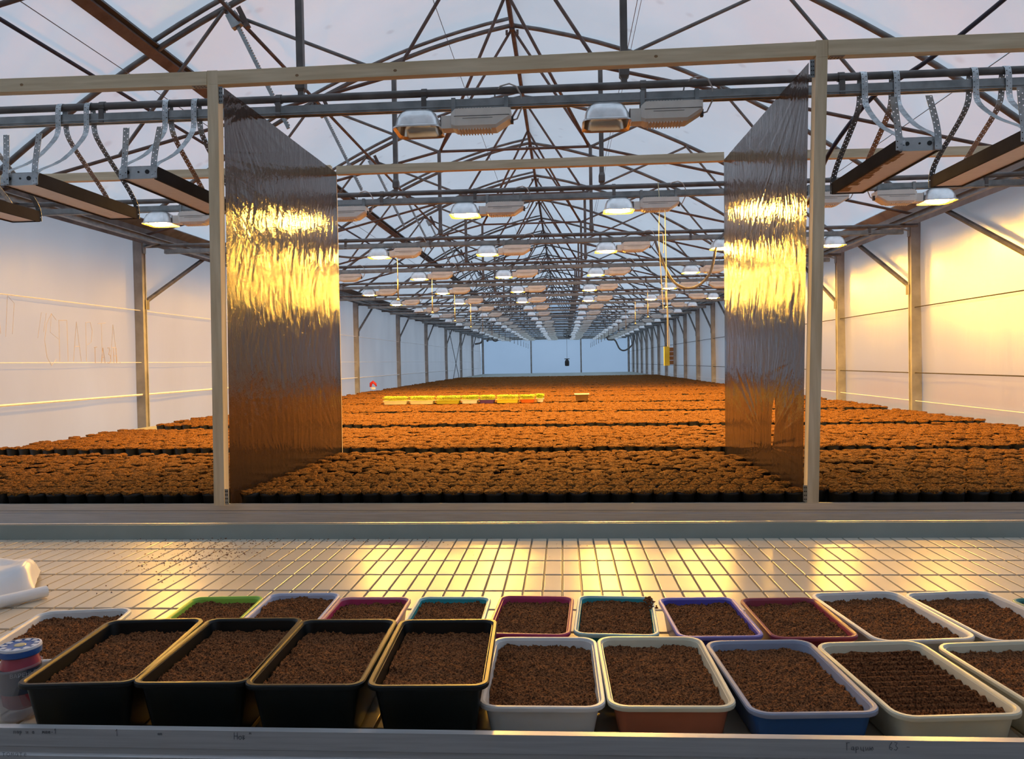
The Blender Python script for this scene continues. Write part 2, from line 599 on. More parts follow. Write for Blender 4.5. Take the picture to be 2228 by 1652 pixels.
structure(MB().loops([[(XC + u, y_, roof_z(u) + .03) for u in us] for y_ in (YB, YSPLIT)], False, False, closed=False).build('ceiling_unseen_front', M['daylight_dimmer']))  # unseen roof span, made dim to lower daylight on the near bench
P3, F3 = roof_sheet(BEAM_U - .05, .03, .055, 20)
o = bpy.data.objects.new('vent_flap_film', np_mesh('vent_flap_film', P3, F3, M['roof'], True))
link(o, ceil)
mb = MB()
mb.tube([(XC + u, 0, roof_z(u) + .055) for u in np.linspace(BEAM_U - .02, -.02, 12)], .017, 8)
rib_me = mb.mesh('vent_rib', M['steel'], smooth=True)
for k in range(NROW):
    o = bpy.data.objects.new('vent_rib', rib_me)
    o.location = (0, ROW0 + k * PITCH - .03, 0)
    link(o, ceil)

# seams and wires along the film walls are parts of those walls
for zz, m_, r_ in ((1.96, 'seam', .004), (1.46, 'seam', .003), (1.15, 'seam', .009)):
    MB().tube([(XL + .015, YB + .2, zz), (XL + .015, YE - .1, zz)], r_, 5).build('film_seam', M[m_], wall_l)
for zz, r_ in ((1.85, .005), (1.24, .005), (.98, .003)):
    MB().tube([(XR - .015, YB + .2, zz), (XR - .015, YE - .1, zz)], r_, 5).build('film_seam', M['panel_side' if r_ > .004 else 'seam'], wall_r)
wf = bpy.data.objects['wall_far']
for x in (-1.6, .87):
    MB().box((x, YE - .05, 1.37), (.07, .06, 2.72)).build('wall_stud', M['post'], wf)
MB().box(((XL + XR) / 2, YE - .06, 2.60), (XR - XL, .08, .1)).build('wall_plate', M['post'], wf)

# finger writing on the left film wall, drawn as thin raised strokes
def strokes(lines, m, name, parent, mapf, width):
    mb = MB()
    for ln in lines:
        mb.tube([mapf(px, py) for px, py in ln], width, 4)
    return mb.build(name, M[m] if isinstance(m, str) else m, parent)
GL = {
 'С': [[(1, 1.0), (.6, 1.15), (.2, .9), (0, .5), (.15, .1), (.5, -.1), (.9, 0.05)]],
 'П': [[(0, 0), (.02, 1)], [(0, 1), (.7, 1.02)], [(.7, 1.02), (.72, 0)]],
 'А': [[(0, 0), (.35, 1), (.7, 0)], [(.12, .38), (.58, .38)]],
 'Р': [[(0, 0), (.02, 1)], [(0, 1), (.45, 1.02), (.62, .8), (.5, .5), (.1, .42)]],
 'Т': [[(.35, 0), (.35, 1)], [(0, 1), (.8, 1.03)]],
 'Г': [[(.1, 0), (.1, 1)], [(0, 1), (.5, 1.04)]],
 'В': [[(.05, 1), (.35, 1.03), (.42, .8), (.2, .58)], [(.2, .58), (.55, .5), (.6, .2), (.35, 0), (.0, .02)]],
 'Н': [[(0, 0), (.02, 1)], [(.5, 0), (.5, 1)], [(0, .48), (.5, .5)]],
 'о': [[(.3, .5), (.05, .4), (.05, .1), (.3, 0), (.5, .15), (.48, .42), (.3, .5)]],
 'в': [[(.05, 0), (.05, .6), (.3, .55), (.1, .3), (.35, .2), (.05, 0)]],
 'а': [[(.4, .5), (.1, .45), (.05, .1), (.3, .05), (.42, .45), (.45, 0)]],
 'р': [[(.05, -.35), (.05, .5), (.35, .5), (.4, .2), (.05, .1)]],
 'ц': [[(.05, .5), (.1, .05), (.4, .05), (.42, .5)], [(.45, .05), (.5, -.15)]],
 'и': [[(.05, .5), (.1, .0), (.4, .45), (.45, 0)]],
 'ю': [[(.0, 0), (.0, .5)], [(0, .25), (.2, .25)], [(.4, .5), (.2, .3), (.3, 0), (.5, .2), (.4, .5)]],
 '6': [[(.4, 1), (.1, .6), (.05, .2), (.3, 0), (.45, .25), (.1, .4)]],
 '3': [[(.05, 1), (.4, .95), (.2, .55), (.45, .3), (.25, 0), (0, .1)]],
 'м': [[(0, 0), (.1, .5), (.25, .15), (.4, .5), (.5, 0)]],
 'т': [[(.2, 0), (.2, .5)], [(0, .5), (.45, .5)]],
 'е': [[(.05, .25), (.4, .3), (.3, .5), (.08, .4), (.08, .08), (.4, .05)]],
 'п': [[(.05, 0), (.05, .5), (.4, .5), (.42, 0)]],
 '.': [[(0, 0), (.06, .05)]],
 '1': [[(0, .7), (.2, 1), (.2, 0)]],
 '-': [[(0, .3), (.35, .3)]],
}
def write(text, adv, scale_x, scale_z, mapf):
    out, x = [], 0.0
    for ch in text:
        for ln in GL.get(ch, []):
            out.append([(x + px * scale_x, py * scale_z) for px, py in ln])
        x += adv
    return out
# big word, then the smaller one under it (left wall, beside the nearest post)
def on_left(y0, z0):
    return lambda a, b: (XL + .03, y0 + a, z0 + b)
strokes(write('СПАРТА', .178, .15, .33, on_left(0, 0)), 'graffiti', 'finger_writing', wall_l, on_left(5.91, 1.47), .0022)
strokes(write('ГАВН.', .097, .085, .135, on_left(0, 0)), 'graffiti_dark', 'finger_writing', wall_l, on_left(6.56, 1.455), .0028)
strokes([[(0, 0), (.03, .25), (.05, .02)], [(.1, 0), (.13, .3), (.2, .25), (.17, .02)], [(.45, .0), (.5, .2), (.56, .2), (.52, .05)], [(.62, .2), (.6, .05), (.7, 0)]],
        'graffiti', 'finger_scribble', wall_l, on_left(5.38, 1.65), .0018)

# ------------------------------------------------------------------ wall posts with knee braces
def wall_post(side):
    """post standing at the wall, knee brace running up along the wall away from the camera; origin at post foot"""
    r = bpy.data.objects.new('wall_post', None)
    link(r)
    s = 1 if side == 'right' else -1
    mb = MB()
    mb.box((0, 0, 1.36), (.075, .05, 2.72)).box((0, .03, 1.36), (.09, .012, 2.72)).box((0, -.03, 1.36), (.09, .012, 2.72))
    mb.build('column', M['post'], r)
    mb = MB()
    xi = -s * .02
    mb.tube([(xi, .03, 2.01), (xi, .10, 2.07), (xi, 1.40, 2.66)], [.016, .022, .022], 8)
    mb.build('knee_brace', M['steel'], r, angle=40)
    MB().box((xi, .05, 2.02), (.05, .07, .09)).build('brace_bracket', M['steel'], r)
    mb = MB()
    mb.beam((-s * .03, 0, 2.56), (-s * .2, 0, 2.605), .04, .006).box((-s * .05, 0, 2.56), (.012, .05, .10))
    mb.build('rail_bracket', M['galv'], r)
    return r
pl = wall_post('left')
nl = 0
for k in range(9):
    y = 7.38 + k * 3.97
    if y > YE - .4:
        break
    r = pl if nl == 0 else dup(pl)
    r.location = (XL + .0, y, 0)
    nl += 1
    tag(r, f'galvanised post with knee brace, {nth(nl)} from the front along left film wall', 'post', 'posts along the left wall')
pr = wall_post('right')
nr = 0
for k in range(-1, 16):
    y = 7.60 + k * PITCH
    if y > YE - .4:
        break
    r = pr if nr == 0 else dup(pr)
    r.location = (XR, y, 0)
    nr += 1
    lab = f'galvanised post with knee brace, {nth(nr)} from the front along right film wall'
    tag(r, lab, 'post', 'posts along the right wall')
for s, x in (('left', XL), ('right', XR)):
    o = MB().box((x + (.07 if s == 'left' else -.07), YE - .12, 1.36), (.1, .1, 2.72)).build('corner_post', M['post'])
    tag(o, f'grey corner post at the far end of the {s} wall', 'post')
# wind-brace rods on the far left
o = MB().tube([(XL + .07, 27.5, .2), (XL + .07, 30.9, 2.6)], .012, 6).tube([(XL + .07, 30.9, .2), (XL + .07, 27.5, 2.6)], .012, 6).build('cross_brace', M['steel'])
tag(o, 'crossed wind brace rods between far posts of left wall', 'brace')

# eave beams and inner rails
for s, x, sg in (('left', XL, 1), ('right', XR, -1)):
    mb = MB()
    mb.box((x, (3.0 + YE) / 2, EAVE - .02), (.10, YE - 3.0, .07)).box((x + sg * .05, (3.0 + YE) / 2, EAVE - .07), (.008, YE - 3.0, .16)).box((x + sg * .09, (3.0 + YE) / 2, EAVE + .03), (.11, YE - 3.0, .012), Matrix.Rotation(sg * -.6, 3, 'Y'))
    o = mb.build('eave_beam', M['steel' if s == 'left' else 'post'])
    tag(o, f'long steel eave beam along the top of {s} film wall', 'beam')
    mb = MB()
    xx = x + sg * .17
    mb.box((xx, (3.4 + YE) / 2, 2.625), (.008, YE - 3.4, .05)).box((xx + sg * .02, (3.4 + YE) / 2, 2.648), (.04, YE - 3.4, .006)).box((xx + sg * .02, (3.4 + YE) / 2, 2.602), (.04, YE - 3.4, .006))
    o = mb.build('wall_rail', M['galv'])
    tag(o, f'thin galvanised channel rail on brackets along {s} wall posts', 'rail')

# long roof members
mb = MB().tube([(XC, 3.0, roof_z(0) - .02), (XC, YE, roof_z(0) - .02)], .022, 8)
tag(mb.build('ridge_pipe', M['rust'], smooth=True), 'brown ridge pipe running the length of the roof peak', 'pipe')
bx, bz = XC + BEAM_U, roof_z(BEAM_U)
t = thing('roof_beam', 'brown timber beam with black gasket under left roof slope', 'beam', (bx, 3.0, bz))
rot = Matrix.Rotation(-.52, 3, 'Y')
MB().box((bx, (2.2 + YE) / 2, bz - .01), (.075, YE - 2.2, .045), rot).build('timber', M['rust'], t, (bx, 3.0, bz))
MB().box((bx + .035, (2.2 + YE) / 2, bz + .035), (.03, YE - 2.2, .03), rot).build('gasket', M['black'], t, (bx, 3.0, bz))

# ------------------------------------------------------------------ roof trusses (origin at y = 0, moved along y)
def make_truss():
    r = bpy.data.objects.new('roof_truss', None)
    link(r)
    def pipe(name, pts, rad, m='steel', n=8):
        return MB().tube(pts, rad, n).build(name, M[m], r, angle=50)
    pipe('rafter', [(XC + u, 0, roof_z(u)) for u in np.linspace(-HALF_L, 0, 15)], .021)
    pipe('rafter', [(XC + u, 0, roof_z(u)) for u in np.linspace(0, HALF_R, 15)], .021)
    nz = CAM_Z + 2.0
    def chord(u):
        return nz - .245 * (abs(u) - .71)
    pipe('collar', [(XC - .74, 0, nz), (XC + .74, 0, nz)], .013, 'rust')
    for s in (-1, 1):
        hl = HALF_L if s < 0 else HALF_R
        pipe('tie_chord', [(XC + s * .71, .0, nz), (XC + s * hl, .0, chord(hl))], .013, 'rust')
        pipe('web_brace', [(XC + s * .71, .012, nz), (XC + s * 1.9, .012, roof_z(1.9) - .02)], .013)
        pipe('web_brace', [(XC + s * 1.9, -.012, roof_z(1.9) - .02), (XC + s * 2.68, -.012, chord(2.68))], .013)
        pipe('king_brace', [(XC + s * .01, .012, roof_z(0) - .04), (XC + s * .71, .012, nz)], .013, 'rust')
        mb = MB()
        mb.box((XC + s * .71, 0, (nz + 2.65) / 2), (.030, .030, nz - 2.65))
        mb.loops([[(XC + s * .71 + a * q, b * q, z) for a, b in ((-1, -1), (1, -1), (1, 1), (-1, 1))] for z, q in ((2.685, .015), (2.665, .021), (2.625, .021), (2.612, .012), (2.595, .012))])
        mb.build('hanger', M['steel'], r)
    pipe('tie_pipe', [(XL + .05, 0, 2.585), (XR - .05, 0, 2.585)], .017)
    # rail from which the lamps hang: strut channel, open side down, a lip along its face
    mb = MB()
    for y, z, wy, wz in ((-.018, 2.528, .004, .040), (.018, 2.528, .004, .040), (0, 2.547, .036, .004), (-.0205, 2.518, .006, .006), (-.012, 2.509, .012, .004), (.012, 2.509, .012, .004)):
        mb.box(((XL + XR) / 2 + .03, y, z), (XR - XL - .42, wy, wz))
    mb.build('lamp_rail', M['galv'], r)
    for x in (-3.2, -2.05, -1.24, -.59, .36, 1.19, 2.03, 2.8):
        mb = MB()
        mb.tube([(x - .012, 0, 2.585), (x + .012, 0, 2.585)], .021, 8)
        mb.box((x, 0, 2.556), (.014, .014, .03)).box((x, -.021, 2.535), (.022, .004, .06))
        mb.build('rail_clamp', M['steel'], r)
    mb = MB()
    for dx in (-.05, .05):
        mb.box((XC + dx, -.02, roof_z(0) - .075), (.022, .012, .045))
    mb.box((XC, -.02, roof_z(0) - .03), (.05, .05, .06))
    mb.build('apex_bracket', M['rust'], r)
    return r
truss0 = make_truss()
for k in range(NROW):
    r = truss0 if k == 0 else dup(truss0)
    r.location = (0, ROW0 + k * PITCH, 0)
    tag(r, f'curved grey pipe roof truss, {nth(k + 1)} from the front, with lamp rail below', 'truss', 'roof trusses')

# pairs of brown braces from the ridge to every second truss
first = None
for k in range(2, NROW, 2):
    y = ROW0 + k * PITCH
    if first is None:
        r = bpy.data.objects.new('ridge_brace', None)
        link(r)
        for s in (-1, 1):
            MB().tube([(XC + s * .01, -.72, roof_z(0) - .05), (XC + s * .69, -.02, CAM_Z + 2.01)], .014, 8).build('brace_rod', M['rust'], r, smooth=True)
        first = r
    else:
        r = dup(first)
    r.location = (0, y, 0)
    tag(r, f'pair of brown brace rods spreading from ridge pipe to truss, {nth(k // 2)} pair', 'brace', 'ridge braces')

# ------------------------------------------------------------------ vent drive: shaft, gear boxes, toothed racks
gx, gz = -2.24, CAM_Z + 2.40
o = MB().tube([(gx + .04, 3.2, gz + .0), (gx + .04, YE - .3, gz + .0)], .014, 8).build('vent_drive_shaft', M['rust'], smooth=True)
tag(o, 'long brown vent drive shaft under the left roof slope', 'shaft')
def make_rack():
    r = bpy.data.objects.new('vent_rack', None)
    link(r)
    d = Vector((.37, 0, -.77)).normalized()
    n = Vector((d.z, 0, -d.x))
    n = -n if n.x < 0 else n
    a = Vector((gx - .06, 0, gz + .13))
    mb = MB()
    L = .98
    mb.beam(a, a + d * L, .012, .022, up=n)
    for i in range(48):
        p = a + d * (.02 + i * .02) + n * .014
        mb.beam(p - d * .005, p + d * .005, .012, .010, up=n)
    mb.build('toothed_bar', M['galv'], r)
    mb = MB()
    c = a + d * .14 - n * .0
    mb.beam(c - d * .05, c + d * .05, .05, .075, up=n)
    mb.build('gear_housing', M['galv'], r)
    mb = MB()
    c2 = c + n * .06
    mb.beam(c2 - d * .09 + Vector((0, .03, 0)), c2 + d * .08 + Vector((0, .03, 0)), .006, .035, up=n)
    mb.beam(c2 + d * .05 + Vector((0, .01, 0)), c2 + d * .08 + Vector((0, .01, 0)), .035, .03, up=n)
    mb.build('bracket', M['rust'], r)
    return r
rack0 = make_rack()
for k in range(NROW - 1):
    r = rack0 if k == 0 else dup(rack0)
    r.location = (0, ROW0 + k * PITCH - .05, 0)
    tag(r, f'toothed vent rack with gear box, {nth(k + 1)} from the front under left roof', 'rack', 'vent racks')

# ------------------------------------------------------------------ sodium grow lamps
def octo(cx, cy, hx, hy, ch, z, m=3):
    """rounded rectangle ring, chamfered softly"""
    pts = []
    for sx, sy, a0 in ((1, 1, 0), (-1, 1, 90), (-1, -1, 180), (1, -1, 270)):
        for i in range(m + 1):
            a = math.radians(a0 + 90 * i / m)
            pts.append((cx + sx * (hx - ch) + ch * math.cos(a), cy + sy * (hy - ch) + ch * math.sin(a), z))
    return pts
LZ = 2.505   # underside of the lamp rail
def make_lamp(lit, flip=1):
    r = bpy.data.objects.new('grow_lamp', None)
    link(r)
    # local origin: centre of the reflector, z = 0 at underside of rail
    f = flip
    prof = [(.030, .030, .012, -.002), (.060, .055, .03, -.006), (.080, .072, .035, -.022), (.092, .084, .035, -.05), (.096, .090, .035, -.078), (.104, .098, .035, -.084), (.104, .098, .035, -.090)]
    mb = MB()
    mb.loops([octo(0, 0, a, b, c, z) for a, b, c, z in prof], True, False)
    mb.build('reflector_shell', M['reflector'], r, angle=40)
    mb = MB()
    mb.loops([octo(0, 0, a - .003, b - .003, c - .002, z - .003 if z > -.08 else z) for a, b, c, z in prof if z > -.084] + [octo(0, 0, .104, .098, .035, -.0901)], True, False)
    mb.f = [q[::-1] for q in mb.f]
    mb.build('reflector_bowl', M['reflector_in'], r, angle=40)
    # ballast housing: neck and ribbed body with a chamfered end
    mb = MB()
    mb.box((f * .125, 0, -.058), (.05, .07, .055))
    def sect(x, zt, zb, hy):
        return [(f * x, -hy, zt), (f * x, hy, zt), (f * x, hy, zb + .012), (f * x, hy * .8, zb), (f * x, -hy * .8, zb), (f * x, -hy, zb + .012)]
    mb.loops([sect(.146, -.022, -.082, .042), sect(.165, -.008, -.092, .052), sect(.34, -.008, -.092, .052), sect(.385, -.008, -.064, .052), sect(.405, -.010, -.052, .050)])
    for i in range(12):
        mb.box((f * (.18 + i * .0125), 0, -.0945), (.005, .086, .006))
        mb.box((f * (.18 + i * .0125), 0, -.0065), (.005, .09, .005))
    mb.build('ballast_housing', M['lamp_grey'], r)
    mb = MB()
    for y in (-.0524, .0524):
        mb.box((f * .28, y, -.040), (.24, .0012, .0022))
        mb.box((f * .262, y, -.050), (.13, .0008, .0016))
    mb.box((f * .1, 0, -.058), (.003, .072, .057))
    mb.box((f * .408, 0, -.05), (.012, .02, .03))
    mb.build('seam', M['lamp_seam'], r)
    for x in (.155, .385):
        mb = MB()
        for y in (-.024, .024):
            mb.box((f * x, y, .012), (.018, .003, .072))
        mb.box((f * x, 0, .047), (.018, .05, .003))
        mb.build('mounting_strap', M['galv'], r)
    mb = MB()
    pts = [(f * .410, 0, -.05), (f * .43, 0, -.045), (f * .452, -.01, .0), (f * .45, -.02, .05), (f * .43, -.03, .085), (f * .40, -.03, .098), (f * .36, -.02, .092), (f * .335, 0, .065), (f * .33, .03, .03)]
    mb.tube(pts, .0035, 6)
    mb.build('power_cable', M['cable'], r, smooth=True)
    mb = MB()
    if not lit:
        mb.tube([(-.075, 0, -.048), (.055, 0, -.048)], .012, 8).tube([(.05, 0, -.048), (.085, 0, -.048)], .016, 8)
        mb.build('bulb', M['bulb_off'], r, smooth=True)
        return r
    prof = [(.006, -.078), (.018, -.074), (.030, -.055), (.034, -.02), (.034, .02), (.030, .055), (.018, .074), (.006, .078)]
    rings = [[(x_, rr * math.cos(2 * math.pi * k / 10) , -.065 + rr * math.sin(2 * math.pi * k / 10)) for k in range(10)] for rr, x_ in prof]
    mb.loops(rings)
    mb.build('bulb', M['bulb'] if lit else M['bulb_off'], r, smooth=True)
    return r
protos = {}
COLS = [(-2.82, 1), (-1.73, 1), (-.67, 1), (.415, 1), (1.50, 1), (2.50, -1)]
def place_lamp(x, y, flip, lit, label):
    key = (lit, flip)
    if key not in protos:
        protos[key] = make_lamp(lit, flip)
        r = protos[key]
    else:
        r = dup(protos[key])
    r.location = (x, y, LZ)
    tag(r, label, 'lamp', 'lit grow lamps' if lit else 'unlit grow lamps')
    return r
place_lamp(-.615, ROW0, 1, False, 'unlit grow lamp nearest the front, left one of the two above the opening')
place_lamp(.200, ROW0, 1, False, 'unlit grow lamp nearest the front, right one of the two above the opening')
LIT_ROWS = 6
for k in range(1, NROW - 1):
    for i, (x, fl) in enumerate(COLS):
        lit = k < LIT_ROWS
        dx = random.uniform(-.03, .03)
        st = 'lit sodium' if lit else 'unlit'
        place_lamp(x + dx, ROW0 + k * PITCH, fl, lit, f'{st} grow lamp, {nth(i + 1)} from the left in {nth(k + 1)} lamp row')

# ------------------------------------------------------------------ flat panel lamps hung from the first rail on punched bands
def strap_mesh(path, x, width=.025):
    """flat band following (y,z) path at given x, with UVs in metres"""
    pts = [Vector((x if len(p) == 2 else x + p[2], p[0], p[1])) for p in path]
    # resample smoothly
    fine = []
    for i in range(len(pts) - 1):
        for j in range(3):
            fine.append(pts[i].lerp(pts[i + 1], j / 3))
    fine.append(pts[-1])
    for _ in range(2):
        fine = [fine[0]] + [(fine[i - 1] + fine[i] * 2 + fine[i + 1]) / 4 for i in range(1, len(fine) - 1)] + [fine[-1]]
    v, f, uv = [], [], []
    L = 0
    for i, p in enumerate(fine):
        if i:
            L += (p - fine[i - 1]).length
        v += [(p.x - width / 2, p.y, p.z), (p.x + width / 2, p.y, p.z)]
        uv += [(-width / 2, L), (width / 2, L)]
        if i:
            a = 2 * (i - 1)
            f.append((a, a + 1, a + 3, a + 2))
    return v, f, uv
def add_strap(parent, path, x, off):
    v, f, uv = strap_mesh(path, x)
    me = bpy.data.meshes.new('hanging_band')
    me.from_pydata([(a - off[0], b - off[1], c - off[2]) for a, b, c in v], [], f)
    lay = me.uv_layers.new(name='UVMap')
    for lp in me.loops:
        lay.data[lp.index].uv = uv[lp.vertex_index]
    me.materials.append(M['band'])
    o = bpy.data.objects.new('hanging_band', me)
    link(o, parent)
    md = o.modifiers.new('thickness', 'SOLIDIFY')
    md.thickness = .0012
    md.offset = 0
    return o
PY0, PY1 = 3.07, 3.82
def panel_lamp(x, zb, label, stain):
    off = (x, PY0, zb)
    t = thing('panel_lamp', label, 'lamp', off, 0, 'flat panel lamps')
    hw, h = .072, .050
    mb = MB()
    ym, yl = (PY0 + PY1) / 2, PY1 - PY0
    mb.box((x - hw, ym, zb + h / 2), (.003, yl, h)).box((x + hw, ym, zb + h / 2), (.003, yl, h)).box((x, ym, zb + h), (hw * 2, yl, .003))
    mb.box((x - hw + .004, ym, zb - .001), (.010, yl, .003)).box((x + hw - .004, ym, zb - .001), (.010, yl, .003))
    mb.box((x, PY1 - .003, zb - .001), (hw * 2, .008, .003))
    mb.build('housing', M['panel_side'], t, off)
    MB().box((x, ym, zb + .004), (hw * 2 - .012, yl - .008, .004)).build('diffuser', M['panel_white'], t, off)
    MB().box((x, PY1, zb + h / 2), (hw * 2, .004, h)).build('end_plate', M['panel_end'], t, off)
    e = MB().box((x, PY0, zb + h / 2), (hw * 2, .004, h)).build('end_plate', M['panel_end'], t, off)
    mb = MB()
    for dx, rr in ((-.045, .008), (.0, .004), (.036, .009)):
        mb.loops([[(x + dx + rr * math.cos(a), yy, zb + h * .55 + rr * math.sin(a)) for a in np.linspace(0, 2 * math.pi, 10, endpoint=False)] for yy in (PY0 - .0035, PY0 - .002)])
    mb.build('hole', M['black'], e, off)
    if stain:
        mb = MB()
        for i in range(16):
            yy = PY0 + .06 + i * .042
            ww = .012 + .03 * random.random() * (1 if i % 3 else 1.6)
            mb.box((x - hw + .012 + ww / 2, yy, zb + .0015), (ww, .035, .0012))
        mb.build('stain', M['stain'], t, off)
    for j, sx in enumerate((-hw + .006, hw - .006)):
        tx = x + sx
        lean = .03 if x > 0 else -.03
        # over pipe and rail, pinched below, then one leg forward, one leg back
        path = [(PY1 + .006, zb + .0), (PY1 + .008, zb + h), (PY1 - .03, zb + h + .06), (3.54, 2.42), (3.478, 2.475), (3.480, 2.545), (3.472, 2.592), (3.45, 2.6065),
                (3.428, 2.592), (3.422, 2.545), (3.424, 2.475), (3.40, 2.43), (3.25, zb + h + .09), (PY0 + .01, zb + h + .012), (PY0 - .007, zb + h * .7), (PY0 - .008, zb)]
        add_strap(t, path, tx, off)
        tail = [(PY0 - .011, zb + .002), (PY0 - .012, zb + h), (PY0 - .016, zb + .10, -lean * .3), (PY0 - .05, zb + .19, -lean * (1.2 + .5 * j))]
        add_strap(t, tail, tx - .012 * (1 if x > 0 else -1) * (1 if j == 0 else .2), off)
    return t
panel_lamp(1.345, 2.168, 'flat panel lamp with brown stained white underside, right of the right wooden post', True)
panel_lamp(1.795, 2.185, 'flat panel lamp with clean white underside above the lit lamp on the right', False)
panel_lamp(2.285, 2.170, 'flat panel lamp at the far right picture edge, only its rear end showing', False)
panel_lamp(-1.685, 2.160, 'flat panel lamp directly left of the left wooden post', False)
panel_lamp(-2.180, 2.150, 'flat panel lamp, second to the left of left wooden post, long brown side showing', False)
panel_lamp(-2.690, 2.150, 'flat panel lamp at the far left picture edge, only its rear end showing', False)

# ------------------------------------------------------------------ cables and wires under the roof
o = MB().tube([(-3.16, 3.0, 3.40), (-3.16, 9.0, 3.39), (-3.16, 20, 3.40), (-3.16, 38, 3.40)], .013, 8).build('roof_hose', M['cable_dark'], smooth=True)
tag(o, 'dark hose running lengthwise under the left roof slope', 'hose')
for n_, (xa, za, lab) in enumerate(((-3.0, 3.47, 'thin dark wire beside the dark hose under left roof slope'), (2.68, 3.2, 'thin dark wire running lengthwise under the right roof slope'),
                      (-1.0, 4.33, 'thin wire high under the roof left of the ridge'), (.62, 4.22, 'pair of thin wires high under the roof right of the ridge'))):
    mb = MB().tube([(xa, 3.0, za), (xa, 12, za - .02), (xa, 38, za)], .003, 5)
    if n_ == 3:
        mb.tube([(xa + .03, 3.0, za), (xa + .03, 12, za - .03), (xa + .03, 38, za)], .0025, 5)
    o = mb.build('roof_wire', M['wire'])
    tag(o, lab, 'wire')
pts = [(2.03, 3.1, 3.05), (1.98, 3.5, 2.98), (1.70, 3.75, 2.76), (1.52, 3.9, 2.66), (1.44, 4.05, 2.56), (1.37, 4.2, 2.42), (1.40, 4.6, 2.28), (1.44, 5.2, 2.33), (1.47, 5.43, 2.52)]
def smooth_path(p, n=6):
    out = []
    P = [Vector(q) for q in p]
    for i in range(len(P) - 1):
        a, b, c, d = P[max(i - 1, 0)], P[i], P[i + 1], P[min(i + 2, len(P) - 1)]
        for j in range(n):
            t = j / n
            out.append(.5 * ((2 * b) + (-a + c) * t + (2 * a - 5 * b + 4 * c - d) * t * t + (-a + 3 * b - 3 * c + d) * t ** 3))
    out.append(P[-1])
    return out
o = MB().tube(smooth_path(pts), .011, 8).build('drooping_cable', M['cable_dark'], smooth=True)
tag(o, 'thick dark cable drooping behind the first rail on the right', 'cable')
pts = [(1.62, 7.40, 2.60), (1.50, 7.38, 2.56), (1.42, 7.37, 2.44), (1.36, 7.37, 2.20), (1.25, 7.37, 2.08), (1.12, 7.37, 2.06), (1.0, 7.4, 2.16), (.9, 7.4, 2.40), (.86, 7.42, 2.53)]
o = MB().tube(smooth_path(pts), .012, 8).build('drooping_cable', M['steel'], smooth=True)
tag(o, 'brown hose sagging in a loop below the third lamp row near right film', 'hose')
pts = [(-2.75, 7.42, 2.58), (-2.3, 7.40, 2.47), (-1.9, 7.40, 2.42), (-1.6, 7.4, 2.5)]
o = MB().tube(smooth_path(pts), .01, 8).build('drooping_cable', M['steel'], smooth=True)
tag(o, 'grey hose curving below the third lamp row near left film', 'hose')

# ------------------------------------------------------------------ hanging sprinkler tubes
def make_drop():
    r = bpy.data.objects.new('sprinkler_tube', None)
    link(r)
    MB().tube([(0, 0, 0), (0, 0, -.40)], .003, 6).build('tube', M['cable'], r, smooth=True)
    MB().tube([(0, 0, -.36), (0, 0, -.54)], .007, 8).build('weight', M['steel'], r, smooth=True)
    MB().lathe([(.008, -.565), (.016, -.56), (.016, -.552), (.008, -.54)], 10).build('nozzle', M['galv'], r)
    return r
drop0 = make_drop()
first = True
for s, x, n0 in (('left', -1.57, 2), ('right', 1.22, 3)):
    j = 0
    for k in range(n0, NROW - 2):
        j += 1
        r = drop0 if first else dup(drop0)
        first = False
        r.location = (x, ROW0 + k * PITCH + .06, 2.575)
        tag(r, f'thin hanging sprinkler tube, {nth(j)} from the front in the {s} line', 'sprinkler', 'hanging sprinkler tubes')

# ------------------------------------------------------------------ rolling benches
def rail_profile(y, sgn, top=.860, h=.105, lip=.010):
    """cross-section of the aluminium side rail, outer face towards sgn"""
    o = sgn
    return [(y + o * (.010 - lip), top), (y + o * .010, top), (y + o * .010, top - .026), (y + o * .006, top - .029), (y + o * .006, top - .037), (y + o * .010, top - .040),
            (y + o * .010, top - h + .012), (y + o * .014, top - h + .008), (y + o * .014, top - h), (y - o * .006, top - h), (y + o * (.010 - lip) - o * .006, top - .02), (y + o * (.010 - lip), top - .018)]
def extrude_x(mb, prof, x0, x1):
    mb.loops([[(x0, y, z) for y, z in prof], [(x1, y, z) for y, z in prof]])
    return mb
def bench(label, x0, x1, y0, y1, liner, slope=0.0, name='far', top=.86, lip=.858, floor=.807):
    t = thing('rolling_bench', label, 'bench', ((x0 + x1) / 2, (y0 + y1) / 2, 0), 0, None)
    off = t.location.copy()
    def sh(mb):
        mb.v = [(x, y + slope * x, z) for x, y, z in mb.v]
        return mb
    sh(extrude_x(MB(), rail_profile(y0 + .010, -1, .884 if name == 'near' else top, .105, .0125 if name == 'near' else .010), x0, x1)).build('rail', M['alu'], t, off)
    sh(extrude_x(MB(), rail_profile(y1 - .010, 1, top), x0, x1)).build('rail', M['alu'], t, off)
    mb = MB()
    for y, s in ((y0 + .018, 1), (y1 - .018, -1)):
        mb.loops([[(x, yy, z) for yy, z in ((y, lip), (y + s * .004, lip), (y + s * .028, .806), (y, .800))] for x in (x0, x1)])
    sh(mb).build('tray_lip', M[liner], t, off)
    sh(MB().box(((x0 + x1) / 2, (y0 + y1) / 2, floor - .005), (x1 - x0, y1 - y0 - .04, .01))).build('tray_floor', M['groove_shade' if name == 'near' else liner], t, off)
    mb = MB()
    for x in (x0, x1):
        mb.box((x, (y0 + y1) / 2, .81), (.012, y1 - y0, .1))
    sh(mb).build('end_rail', M['alu'], t, off)
    for x in np.linspace(x0 + .5, x1 - .5, 4):
        for y in (y0 + .3, y1 - .3):
            sh(MB().box((x, y, .38), (.04, .04, .76))).build('leg', M['galv'], t, off)
    return t, off

